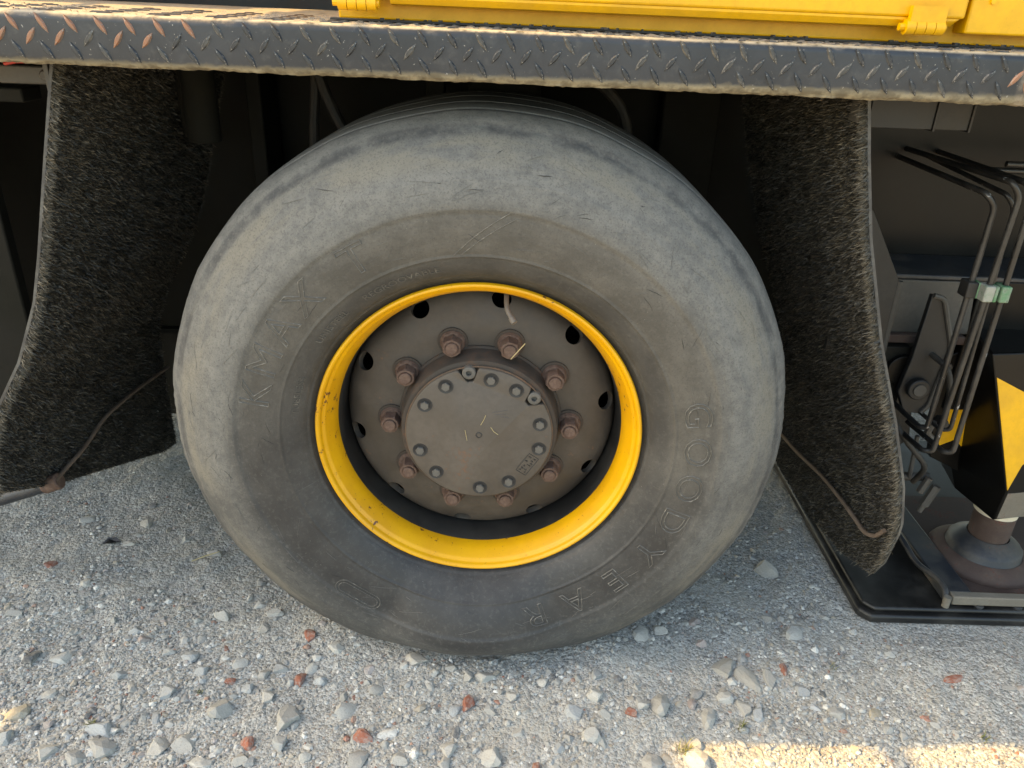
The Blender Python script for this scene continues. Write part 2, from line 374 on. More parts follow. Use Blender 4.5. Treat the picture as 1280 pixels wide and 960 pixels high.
ground = bpy.data.objects.new('ground', np_mesh('ground', np.stack([GX, GY, GZ], -1).reshape(-1, 3), gf, M['ground'])); COL.objects.link(ground)
ground['kind'] = 'structure'; ground['label'] = 'grey gravelly ground with stones and brick chips under the crane'

# ------------------------------------------------------------------ the crane
crane = empty('mobile_crane', (0, 0, 0))
tag(crane, 'black and yellow mobile crane with a big worn tyre and brush mudflaps', 'crane')

# --- running board: folded tread plate
TZ = 1.1425                                   # underside of the face
SL = -.0045                                   # the plate drops slightly to the right
X0, X1 = -3.2, 3.2
prof = []
rb = .011
for k in range(9):                            # lower fold, turning under
    a = R(-90 + 90 * k / 8); prof.append((-.060 + rb - rb * math.cos(a), TZ + rb + rb * math.sin(a)))
prof = [(.03, TZ), (-.02, TZ)] + [(-.060 + rb - rb * math.cos(R(-90 + 90 * k / 8)), TZ + rb + rb * math.sin(R(-90 + 90 * k / 8))) for k in range(9)]
ZT = TZ + .0695
prof += [(-.060 + rb - rb * math.cos(R(90 * k / 8)), ZT - rb + rb * math.sin(R(90 * k / 8))) for k in range(9)]
prof += [(.02, ZT + .0012), (.12, ZT + .004), (.26, ZT + .008), (.40, ZT + .011), (.60, ZT + .011), (.60, ZT - .004), (.40, ZT - .004), (-.03, ZT - .008), (-.052, ZT - .012), (-.054, TZ + .012), (-.045, TZ + .003), (.03, TZ + .003)]
bd = MB(); xs = np.linspace(X0, X1, 900); m = len(prof); V = []
for i, x in enumerate(xs):
    for k, (y, z) in enumerate(prof):
        wob = .0005 * math.sin(x * 31 + k * .3) + .0004 * math.sin(x * 83 + 1.7) if (k < 6) else .0005 * math.sin(x * 17)
        if 2 <= k <= 6: wob += random.uniform(-.0011, .0011)
        V.append((x, y + (wob * .6 if k < 8 else 0), z - TZ + SL * x + (wob if k < 6 else wob * .4)))
F = [(i * m + k, i * m + (k + 1) % m, (i + 1) * m + (k + 1) % m, (i + 1) * m + k) for i in range(len(xs) - 1) for k in range(m)]
bd.add(V, F)
board = bd.build('running_board', M['board'], crane, 40, loc=(0, 0, TZ))
def lens_mesh(name, m, L=.029, W=.0088, H=.0024):
    b = MB(); n = 9; V = []
    for i in range(n):
        u = -1 + 2 * i / (n - 1); hw = W / 2 * (1 - abs(u) ** 1.7) + .0004; h = H * (1 - abs(u) ** 3) + .0002
        V += [(u * L / 2, -hw, -.0008), (u * L / 2, -hw * .45, h), (u * L / 2, hw * .45, h), (u * L / 2, hw, -.0008)]
    F = [(i * 4 + k, i * 4 + k + 1, i * 4 + k + 5, i * 4 + k + 4) for i in range(n - 1) for k in range(3)]
    b.add(V, F); return b.mesh(name, m, 35)
LM = {k: lens_mesh('raised_bar', M[k]) for k in ('bar_paint', 'bar_worn', 'bar_primer')}
PITCH = .0412
fr = Matrix(((1, 0, 0), (0, 0, -1), (0, 1, 0)))           # lens plane -> board face, height towards -Y
for i in range(-23, 42):
    xb = -.66 + PITCH * (i + 3)
    for row, (dx, z, ang) in enumerate(((0, .0545, -57), (-.019, .0372, 52), (.001, .0195, -57))):
        x = xb + dx
        if x < -.93 or x > 1.02: continue
        kk = 'bar_paint' if random.random() < .7 else 'bar_worn'
        if x < -.40 and row < 2 and random.random() < (.95 if x < -.45 else .55): kk = 'bar_primer'
        if x > .5 and random.random() < .07: kk = 'bar_primer'
        o = bpy.data.objects.new('raised_bar', LM[kk]); COL.objects.link(o); o.parent = board
        a = R(ang + random.uniform(-3, 3))
        o.matrix_local = Matrix.Translation((x, -.0600, z + SL * x)) @ (fr @ Matrix.Rotation(a, 3, 'Z')).to_4x4() @ Matrix.Diagonal((random.uniform(.92, 1.06), 1, random.uniform(.8, 1.15), 1))
tp = MB()                                               # pattern on the walking surface, seen edge-on
for i in range(-26, 36):
    for j in range(10):
        x = -.66 + PITCH * i + (.5 * PITCH if j % 2 else 0); y = -.04 + j * .0215; a = R(50 if (i + j) % 2 else -50)
        L, W = .014, .0042; ca, sa = math.cos(a), math.sin(a); zz = ZT - TZ + SL * x + interp(y, [(-.05, 0), (.02, .0012), (.12, .004), (.26, .008)])
        pts = [(L, 0), (0, W), (-L, 0), (0, -W)]
        tp.add([(x + u * ca - v * sa, y + u * sa + v * ca, zz - .0005) for u, v in pts] + [(x + .5 * (u * ca - v * sa), y + .5 * (u * sa + v * ca), zz + .0022) for u, v in pts],
               [(4, 5, 6, 7)] + [(k, (k + 1) % 4, (k + 1) % 4 + 4, k + 4) for k in range(4)])
tpo = tp.build('top_tread_pattern', M['board'], board, 0)
tpo['kind'] = 'stuff'

# --- yellow cabinet on the deck
cab = empty('cabinet', (0, 0, 0), crane)
CX0 = -.215
zb = lambda x: 1.2185 + SL * x
def sheared_box(b, x0, x1, y0, y1, z0, z1):
    s0 = len(b.v); b.box(x0, x1, y0, y1, z0, z1); b.v[s0:] = [(x, y, z + SL * x) for x, y, z in b.v[s0:]]; return b
sheared_box(MB(), CX0 - .01, 3.1, .055, .58, 1.2165, 1.92).build('cabinet_body', M['yellow'], cab, 30, .004)
sheared_box(MB(), CX0, .705, .012, .054, 1.2525, 1.86).build('door', M['yellow'], cab, 30, .004, 3)
dl = MB(); pr = [(.014, 1.2525), (.014, 1.2490), (.020, 1.2405), (.034, 1.2385), (.053, 1.2385), (.053, 1.2425), (.036, 1.2425), (.026, 1.245), (.022, 1.2523)]
Vv = []; xl = [CX0 + .075, .676, .69, .697]
for x, sh in zip(xl, (1, 1, .8, .3)):
    for (y, z) in pr: Vv.append((x, y, 1.2525 - (1.2525 - z) * sh + SL * x))
n = len(pr); Fv = [(i * n + k, i * n + (k + 1) % n, (i + 1) * n + (k + 1) % n, (i + 1) * n + k) for i in range(3) for k in range(n)] + [tuple(range(n)), tuple(range(4 * n - 1, 3 * n - 1, -1))]
dl.add(Vv, Fv).build('door_bottom_fold', M['yellow'], cab, 35)
sheared_box(MB(), .712, 2.6, .018, .054, 1.2335, 1.88).build('side_panel', M['yellow'], cab, 30, .003)
sheared_box(MB(), CX0 - .02, 3.0, .040, .0545, 1.2145, 1.2185).build('sill_strip', M['black_dusty'], cab, 30, .001)
for hx in (-.186, .645):
    h = MB()
    for k in range(4):
        x0 = hx - .028 + k * .0142
        h.tube([(x0, .008, 1.2395 + SL * hx), (x0 + .0132, .008, 1.2395 + SL * hx)], .0105, 14)
    h.tube([(hx - .036, .008, 1.2395 + SL * hx), (hx + .032, .008, 1.2395 + SL * hx)], .0055, 10)
    h.box(hx - .024, hx + .027, .0005, .0118, 1.246 + SL * hx, 1.268 + SL * hx)
    h.build('hinge', M['yellow'], cab, 35)
for x, z in ((.742, 1.2745), (.742, 1.40), (.95, 1.2745), (1.2, 1.2745)):
    MB().tube([(x, .019, z), (x, .0145, z)], .0042, 12).build('rivet', M['yellow'], cab)
# grit and dead leaves lodged along the sill
g = MB()
for k in range(70):
    x = random.uniform(-.2, 1.1); c = Vector((x, random.uniform(.012, .036), zb(x) + .001)); s_ = random.uniform(.0012, .004)
    g.obox(c, s_ * 2, s_, s_ * .8, Matrix.Rotation(random.random() * 6, 3, 'Z'))
gg = g.build('lodged_grit', M['black_dusty'], cab, 0); gg['kind'] = 'stuff'
# upper bodywork outside the frame: it is what keeps this side of the crane in shade
sheared_box(MB(), -1.2, 3.0, .10, 2.3, 1.92, 2.5).build('superstructure', M['yellow'], crane, 30, .01)
MB().box(-1.24, -.24, .92, 2.25, 1.21, 1.9).build('deck_locker', M['black_dusty'], crane, 30, .01)
MB().box(-8, -1.25, .35, 2.3, 1.2285, 1.9).build('tool_box', M['yellow'], crane, 30, .01)
MB().box(-3.88, -2.99, -.19, 1.2, 2.55, 2.85).build('added_shade_box', M['yellow'], crane, 30, .01)  # unseen box added to shade the ground in front of the wheel
MB().tube([(-1.60, .36, 1.98), (-1.585, .16, 2.0), (-1.56, -.02, 2.0), (-1.52, -.16, 2.02)], [.010, .011, .013, .016, .016, .018], 10, fillet=.08).build('shadow_arm', M['black'], crane)  # unseen tube added to throw a thin shadow into the sunlit patch
MB().tube([(-1.24, .36, 1.95), (-1.25, .10, 2.0), (-1.30, -.08, 1.98), (-1.12, -.12, 1.99), (-1.10, .10, 2.0)], .008, 8, fillet=.08).build('shadow_loop', M['black'], crane)  # unseen bent tube, added only for its curved shadow on the ground
# --- deck, chassis and grimy things in the wheel well
MB().box(-8, 8, .035, 2.4, 1.155, 1.203).build('deck_plate', M['chassis'], crane, 30)
MB().box(-8, 8, .78, .82, .40, 1.1545).build('frame_rail', M['chassis'], crane, 30)
MB().box(-8, 8, .76, .825, .385, .399).build('frame_flange', M['chassis'], crane, 30)
MB().box(-8, 8, 2.3, 2.36, .62, 1.1545).build('far_side_panel', M['chassis'], crane, 30)
MB().box(-.60, .55, .36, .775, 1.128, 1.154).build('well_roof_bracket', M['chassis'], crane, 30, .004)
MB().tube([(-.605, .44, 1.15), (-.605, .44, .965)], .034, 24).build('air_cylinder', M['chassis'], crane, 30, .004)
MB().tube([(-.655, .47, 1.15), (-.648, .47, .99), (-.648, .47, .97)], .012, 10).build('damper_rod', M['chassis'], crane)
MB().box(-.57, -.535, .62, .75, .80, 1.12).build('hanger_plate', M['chassis'], crane, 30, .004)
MB().tube([(-.372, .5, 1.16), (-.378, .5, 1.08), (-.390, .5, .98), (-.392, .5, .80)], .011, 10, fillet=.05).build('brake_hose', M['hoserubber'], crane)
MB().tube([(-.372, .48, 1.16), (-.362, .48, 1.09), (-.325, .48, 1.0), (-.27, .48, .93)], .012, 10, fillet=.06).build('brake_hose', M['hoserubber'], crane)
MB().tube([(.13, .46, 1.14), (.225, .46, 1.11), (.275, .46, 1.06), (.30, .46, .97), (.30, .46, .85)], .012, 10, fillet=.06).build('brake_hose', M['hoserubber'], crane)
MB().box(-.14, -.10, .47, .50, 1.02, 1.15).build('hose_bracket', M['chassis'], crane, 30, .003)
MB().box(-.05, .10, .45, .58, 1.02, 1.15).build('bump_stop', M['chassis'], crane, 30, .01)
MB().tube([(0, .25, .519), (0, 2.1, .519)], .085, 24).build('axle_beam', M['chassis'], crane)
MB().box(.40, .54, .70, .778, .55, 1.12).build('spring_hanger', M['chassis'], crane, 30, .006)
lb = MB(); lb.box(-.79, -.700, .085, .125, 1.103, 1.131); lb.tube([(-.712, .08, 1.117), (-.712, .086, 1.117)], .009, 14)
lb.build('light_bracket', M['bare'], crane, 30, .003)
MB().tube([(-.765, .07, 1.1345), (-.745, .07, 1.1385), (-.725, .07, 1.139), (-.70, .075, 1.145)], .0035, 8).build('red_cable', M['red'], crane)
MB().box(-1.1, -.815, .18, .24, 1.062, 1.086).build('cross_strap', M['chassis'], crane, 30, .003)
MB().box(-1.03, -.62, .84, .90, .08, .45).build('dark_cover_box', M['chassis'], crane, 30, .01)  # dark box added to cover the bright ground showing below the rail
MB().box(-1.9, -1.03, .36, .39, .30, 1.06).build('well_panel', M['chassis'], crane, 30, .004)

# --- wheel
AX = .003; AZ = .519
wheel = empty('wheel', (AX, 0, AZ), crane)
TP = [(.05, .280), (.030, .286), (.012, .299), (.006, .3075), (.000, .3120), (-.003, .3135), (-.0045, .3165), (-.0060, .3175), (-.0125, .323), (-.020, .333), (-.0270, .344), (-.0320, .3540),
      (-.0330, .3565), (-.0355, .3580), (-.0362, .3600), (-.0350, .3625), (-.0362, .3650), (-.0395, .378), (-.0425, .395), (-.0442, .413), (-.0448, .428), (-.0452, .4345), (-.0470, .4365), (-.0472, .441),
      (-.0460, .452), (-.0435, .465), (-.0395, .479), (-.0385, .482), (-.0372, .484), (-.0335, .493), (-.027, .506), (-.019, .519), (-.010, .531), (-.002, .5405), (.004, .5468), (.0075, .5485), (.0095, .5522), (.016, .5585), (.024, .5640), (.034, .5690), (.043, .5712),
      (.0445, .5705), (.0455, .5675), (.0475, .5665), (.0490, .5675), (.0500, .5720), (.052, .5730), (.10, .5755), (.108, .5757), (.109, .5690), (.116, .5685), (.117, .5760), (.19, .577), (.194, .577), (.195, .569), (.202, .569), (.203, .577),
      (.275, .576), (.28, .5757), (.281, .569), (.288, .569), (.289, .5755), (.345, .573), (.365, .569), (.39, .556), (.41, .53), (.425, .48), (.425, .42), (.41, .37), (.385, .33), (.36, .30), (.33, .28)]
TP = [(y, r if r < .45 else r + .005 * min(1, (r - .45) / .06)) for y, r in TP]
RL, RT = .303, .582
def tyre_fn(p, t, y, r):
    s = -math.sin(t)                                     # 1 at the very bottom
    if r <= RL or s <= 0: return p
    lim = (AZ + .010) / max(s, .001)
    k = (lim - RL) / (RT - RL); k = min(1, k)
    # smooth the onset of the flat
    kk = 1 - (1 - k); soft = .055
    d = (1 - k); d = d if d <= 0 else d
    onset = max(0.0, s - .80) / .20; k2 = min(1 - .018 * onset ** 1.5, k)
    q = RL + (r - RL) * k2
    uu = min(1, (r - RL) / (RT - RL)); bulge = (1 - k2) * .21 * math.sin(math.pi * uu ** 1.35) ** .8 * 1.25 if 0 < uu < 1 else 0
    yy = y - bulge if y < .2 else y + bulge
    return (q * math.cos(t), yy, q * math.sin(t))
def jitter_tyre(p, t, y, r):
    x, yy, z = tyre_fn(p, t, y, r)
    if r > .45 and y < .3:
        d = .0010 * math.sin(t * 7 + r * 40) + .0009 * math.sin(t * 19 + 2) + (.0011 * random.uniform(-1, 1) if .535 < r < .575 else 0)
        x += d * math.cos(t); z += d * math.sin(t)
    return (x, yy, z)
tyre = MB().lathe(TP, 288, fn=jitter_tyre).build('tyre', M['tyre'], wheel, 55)
front = sorted([(r, y) for (y, r) in TP if y < .045 and r > .3])
def wall_y(r): return interp(r, front)
def wall_pt(th, r, h):
    return tyre_fn((r * math.cos(th), wall_y(r) - h, r * math.sin(th)), th, wall_y(r) - h, r)
def text_mesh(body, size, bevel, fill=False):
    cu = bpy.data.curves.new('text', 'FONT'); cu.body = body; cu.size = size; cu.align_x = 'CENTER'; cu.resolution_u = 3
    if fill: cu.extrude = .0008
    else: cu.fill_mode = 'NONE'; cu.bevel_depth = bevel; cu.bevel_resolution = 0
    ob = bpy.data.objects.new('text', cu); COL.objects.link(ob); bpy.context.view_layer.update()
    me = bpy.data.meshes.new_from_object(ob.evaluated_get(bpy.context.evaluated_depsgraph_get()))
    v = [tuple(p.co) for p in me.vertices]; f = [tuple(p.vertices) for p in me.polygons]
    bpy.data.objects.remove(ob); bpy.data.meshes.remove(me); return v, f
def letter(b, body, th, r0, h, bevel, sx=1.0, fill=False, lift=.0006):
    v, f = text_mesh(body, h / .69, bevel, fill)
    v = [wall_pt(th - x * sx / (r0 + h / 2), r0 + y, lift + z) for x, y, z in v]
    b.add(v, f)
for ch, a in (('K', 166.0), ('M', 156.3), ('A', 146.3), ('X', 136.5), ('T', 120.2)):
    b = MB(); letter(b, ch, R(a), .379, .050, .0011, 1.12); b.build('raised_letter', M['letter'], wheel, 40)
for ch, a in zip('GOODYEAR', (12.5, 1.6, -9.6, -20.8, -33.0, -46.0, -59.5, -71.5)):
    b = MB(); letter(b, ch, R(a), .376, .047, .0011, 1.12); b.build('raised_letter', M['letter'], wheel, 40)
for wd_, a, r0, sx in (('UNISTEEL', 138.5, .333, 1.25), ('REGROOVABLE', 113.5, .333, 1.35), ('TUBELESS', 165, .330, 1.2)):
    sb = MB(); letter(sb, wd_, R(a), r0, .0105, .0, sx, True, .0004); sb = sb.build('small_lettering', M['letter'], wheel, 40); sb['kind'] = 'stuff'
for grow in (0, .006):
    cp = MB(); pts = []
    for k in range(33):
        u = 2 * math.pi * k / 32; a = R(-124.2) + (math.copysign(.075, math.cos(u)) + (.012 + grow) / .42 * math.cos(u)) * 1.0
        pts.append(wall_pt(a, .417 + (.011 + grow) * math.sin(u), .0003))
    cp.tube(pts, .0009, 5); cp.build('moulded_outline', M['letter'], wheel, 40)
for (a0, r0, a1, r1) in ((97, .362, 84, .436), (95, .362, 82.5, .428)):
    cp = MB(); cp.tube([wall_pt(R(a0 + (a1 - a0) * k / 10), r0 + (r1 - r0) * k / 10, .0002) for k in range(11)], .0009, 5); cp.build('moulded_outline', M['letter'], wheel, 40)

def scratches(name, n, m, wid, ln, amax):
    b = MB()
    for _ in range(n):
        th = random.uniform(0, 6.283); r0 = random.uniform(.37, .54); L = random.uniform(*ln); dr = random.gauss(0, amax) * L; w_ = random.uniform(*wid); k = 5
        P = [(th + (L * (i / k - .5)) / r0, r0 + dr * (i / k - .5) + random.uniform(-.0006, .0006)) for i in range(k + 1)]
        P = [(a, min(max(q, .33), .552)) for a, q in P]; V = []
        for i, (a, q) in enumerate(P):
            ww = w_ * (1 - abs(2 * i / k - 1) ** 2) + .00008; V += [wall_pt(a, q - ww, .0002), wall_pt(a, q, .0006), wall_pt(a, q + ww, .0002)]
        b.add(V, [(i * 3 + j, i * 3 + j + 1, i * 3 + j + 4, i * 3 + j + 3) for i in range(k) for j in range(2)])
    o = b.build(name, m, wheel, 0); o['kind'] = 'stuff'
M['scuff'] = painted('pale_scuff', (.125, .122, .113), amount=.2, rough=.8, scale=60); M['gouge'] = painted('dark_gouge', (.028, .028, .028), amount=.1, rough=.8, scale=60)
scratches('pale_scuffs', 170, M['scuff'], (.0001, .00035), (.006, .05), .35)
scratches('dark_gouges', 60, M['gouge'], (.0002, .0007), (.004, .03), .5)
YP = [(.030, .2985), (.012, .3005), (.004, .3030), (-.001, .3035), (-.0045, .3015), (-.0055, .2985), (-.0040, .2955), (.0005, .2935), (.0040, .2930), (.0065, .2915), (.0085, .2880), (.012, .2860), (.030, .2785), (.050, .2710), (.052, .2715), (.052, .2760), (.040, .29)]
MB().lathe(YP, 160).build('rim_flange', M['yellow_rim'], wheel, 40)
MB().lathe([(.0505, .2708), (.058, .2690), (.075, .2680), (.10, .2665), (.14, .2655), (.33, .2655), (.33, .272), (.06, .275)], 160).build('rim_barrel', M['black_dusty'], wheel, 40)
# wheel disc with ten hand holes
DP = [(.074, .10), (.074, .188), (.0745, .196), (.0765, .207), (.0795, .219), (.0835, .231), (.0885, .243), (.0955, .2535), (.105, .2605), (.118, .2645), (.132, .2653),
      (.132, .2560), (.118, .2550), (.108, .2500), (.100, .2420), (.095, .2310), (.090, .2150), (.087, .2000), (.086, .1880), (.086, .10)]
disc = MB().lathe(DP, 180, closed=True).build('wheel_disc', M['disc'], wheel, 40)
cut = MB()
for k in range(10):
    a = R(10 + 36 * k); c = Vector((.2490 * math.cos(a), 0, .2490 * math.sin(a))); rad = Vector((math.cos(a), 0, math.sin(a))); tan = Vector((-math.sin(a), 0, math.cos(a)))
    # drilled square to the sloping rim of the disc
    ax = (Vector((0, 1, 0)) * .80 - rad * .60).normalized(); rv = tan.cross(ax).normalized(); c.y = .090
    V = [c + ax * d + (tan * math.cos(2 * math.pi * j / 28) * .0185 + rv * math.sin(2 * math.pi * j / 28) * .0185) for d in (-.02, .016) for j in range(28)]
    cut.add(V, [tuple(range(28))[::-1], tuple(range(28, 56))] + [(j, (j + 1) % 28, (j + 1) % 28 + 28, j + 28) for j in range(28)])
co = cut.build('cutter', M['disc'], wheel, 0)
bo = disc.modifiers.new('holes', 'BOOLEAN'); bo.operation = 'DIFFERENCE'; bo.object = co; bo.solver = 'EXACT'
bpy.context.view_layer.update()
dme = bpy.data.meshes.new_from_object(disc.evaluated_get(bpy.context.evaluated_depsgraph_get()))
disc.modifiers.clear(); disc.data = dme; dme.set_sharp_from_angle(angle=R(35)); bpy.data.objects.remove(co)
MB().lathe([(.20, .02), (.20, .2655)], 64).build('brake_drum', M['black'], wheel, 30)
# hub
MB().lathe([(.073, .158), (.070, .1575), (.068, .1535), (.060, .1520), (.040, .1490), (.030, .1480), (.0265, .1465), (.0245, .1425), (.0240, .139), (.030, .05)], 128).build('hub_flange', M['rust_edge'], wheel, 40)
PLUG = (99.0, 38.6)
poly = []
for k in range(720):
    a = 360 * k / 720; r = .1375
    for pa in PLUG:
        d = (a - pa + 180) % 360 - 180
        w_ = 9.2
        if abs(d) < w_:
            u = abs(d) / w_
            r = .1375 - .026 * (.5 + .5 * math.cos(math.pi * min(1, max(0, (u - .22) / .78))))
    poly.append((r * math.cos(R(a)), r * math.sin(R(a))))
# cover plate: outline with two scallops, bevelled rim
cv = MB(); n = len(poly); lay = [(.0235, 1.0), (.0150, 1.0), (.0135, .992), (.0128, .984)]
for y, s_ in lay: cv.v += [(u * s_, y, v * s_) for u, v in poly]
cv.f += [(l * n + i, l * n + (i + 1) % n, (l + 1) * n + (i + 1) % n, (l + 1) * n + i) for l in range(3) for i in range(n)] + [tuple(range(3 * n, 4 * n))]
cover = cv.build('hub_cover', M['hub'], wheel, 40)
MB().lathe([(.0232, .1385), (.0185, .1392), (.0175, .1383), (.0175, .1378)], 128).build('rusty_seam', painted('orange_rust_seam', (.10, .07, .05), dirt=(.24, .135, .08), amount=.8, rough=.8, scale=22), wheel, 40)
def hexm(name, af, h, m, chamfer=.12, stud=0, flange=0, washer=0):
    b = MB(); rr = af / math.sqrt(3)
    pr = []
    if flange: pr = [(0, flange, 1), (-.003, flange, 1), (-.0075, flange * .88, 1)]
    V = []; ns = 24
    prof = [(y, r, 1) for y, r, _ in pr] + [(pr[-1][0] if pr else 0, None, 0), (-h * (1 - chamfer * .5), None, 0), (-h, None, 2)]
    for (y, r, kind) in prof:
        for j in range(ns):
            a = 2 * math.pi * j / ns; hexr = (af / 2) / math.cos((a % (math.pi / 3)) - math.pi / 6)
            q = r if kind == 1 else (hexr if kind == 0 else min(hexr, af / 2 * .99))
            V.append((q * math.cos(a), y, q * math.sin(a)))
    L = len(prof); F = [(l * ns + j, l * ns + (j + 1) % ns, (l + 1) * ns + (j + 1) % ns, (l + 1) * ns + j) for l in range(L - 1) for j in range(ns)]
    if stud:
        base = len(V)
        for (y, r) in ((-h, stud * 1.08), (-h + .0012, stud * 1.02), (-h - .0035, stud), (-h - .0045, stud * .86)):
            for j in range(ns): a = 2 * math.pi * j / ns; V.append((r * math.cos(a), y, r * math.sin(a)))
        seq = [L - 1] + [L + k for k in range(4)]
        for l0, l1 in zip(seq, seq[1:]): F += [(l0 * ns + j, l0 * ns + (j + 1) % ns, l1 * ns + (j + 1) % ns, l1 * ns + j) for j in range(ns)]
        F.append(tuple(range((L + 3) * ns, (L + 4) * ns)))
    else: F.append(tuple(range((L - 1) * ns, L * ns)))
    return b.add(V, F).mesh(name, m, 28)
nut = hexm('lug_nut', .0325, .0335, M['rusty'], .16, stud=.0115, flange=.0235)
wash = MB().lathe([(.0735, .0265), (.0725, .0285), (.0705, .0280), (.0700, .0200)], 40).mesh('washer', M['rust_edge'], 40)
for k in range(10):
    a = R(36 * k + .3); x, z = .1715 * math.cos(a), .1715 * math.sin(a)
    o = link('lug_nut', nut, wheel, (x, .0715, z), (R(random.uniform(-1.5, 1.5)), random.random() * 6.28, R(random.uniform(-1.5, 1.5))))
    s_ = random.uniform(.95, 1.02); o.scale = (1, random.uniform(.93, 1.04), 1)
    link('nut_washer', wash, wheel, (x, 0, z))
bolt = hexm('cover_bolt', .0142, .0046, M['bolt'], .3)
bw = MB().lathe([(0.0002, .0142), (-.0008, .0140), (-.0008, .0128), (-.0001, .0118), (-.0001, .0070)], 32).mesh('bolt_ring', M['ring_dark'], 40)
for k, a in enumerate((122, 149.5, 198.5, 226.5, 272, 300.5, 347.5, 13.5, 55, 80)):
    x, z = .1170 * math.cos(R(a)), .1170 * math.sin(R(a))
    link('cover_bolt', bolt, wheel, (x, .0122, z), (0, random.random() * 6.28, 0)); link('bolt_washer', bw, wheel, (x, .0128, z))
pl = MB().lathe([(.0245, .0125), (.0140, .0125), (.0125, .0115), (.0120, .0105), (.0122, .0055), (.0135, .0050), (.019, .0045), (.019, .0001)], 32).mesh('drain_plug', M['bolt'], 40)
for a in PLUG: link('drain_plug', pl, wheel, (.1285 * math.cos(R(a)), 0, .1285 * math.sin(R(a))))
MB().lathe([(.0127, .0062), (.0120, .0058), (.0118, .0045), (.0150, .0035), (.0155, .0001)], 24).build('center_dimple', M['ring_dark'], wheel, 40)
# cast type plate on the cover: frame and worn, illegible characters
tpm = MB(); fa = R(-33); ux, uz = Vector((-math.sin(fa), 0, math.cos(fa))), Vector((math.cos(fa), 0, math.sin(fa)))
cpt = Vector((.1115 * math.cos(fa), .0126, .1115 * math.sin(fa)))
Mx = Matrix((ux, Vector((0, 1, 0)), uz)).transposed()
for dz in (-.011, .011): tpm.obox(cpt + uz * dz, .044, .0012, .0009, Mx)
for dx in (-.022, .022): tpm.obox(cpt + ux * dx, .0009, .0012, .022, Mx)
for row in (-.0045, .0045):
    for k in range(7):
        if random.random() < .12: continue
        q = cpt + ux * (-.0165 + k * .0055) + uz * row
        for _ in range(3): tpm.obox(q + ux * random.uniform(-.001, .001) + uz * random.uniform(-.002, .002), *random.choice([(.003, .0014, .0008), (.0008, .0014, .005)]), Mx)
tpm.build('cast_type_plate', M['ring_dark'], wheel, 0)
sc = MB()
for (x, z, L, a) in ((.038, .052, .030, 14), (.040, .046, .022, 6), (.048, .040, .016, -8)):
    sc.obox((x, .0127, z), L, .0004, .0011, Matrix.Rotation(R(-a), 3, 'Y'))
sc.build('scratched_mark', M['pen'], wheel, 0)
sw = MB(); sw.tube([(.055, .028, .152), (.068, .020, .172), (.079, .016, .188)], .0009, 6)
sw.tube([(.003, .0118, .022), (.009, .0115, .034), (.012, .0118, .043)], .0005, 5); sw.tube([(.022, .0118, .018), (.028, .0115, .009), (.036, .0118, .003)], .0006, 5); sw.tube([(-.026, .0118, .010), (-.022, .0118, -.012)], .0005, 5)
sw.build('caught_straw', M['straw'], wheel)
vst = MB(); vst.tube([(.043, .060, .2655), (.043, .045, .2580), (.045, .030, .2440), (.054, .018, .2330)], [.0045] * 99, 12, fillet=.012)
vst.tube([(.053, .019, .2342), (.0585, .013, .2275)], .0058, 12)
vst.build('valve_stem', M['valve'], wheel, 40)

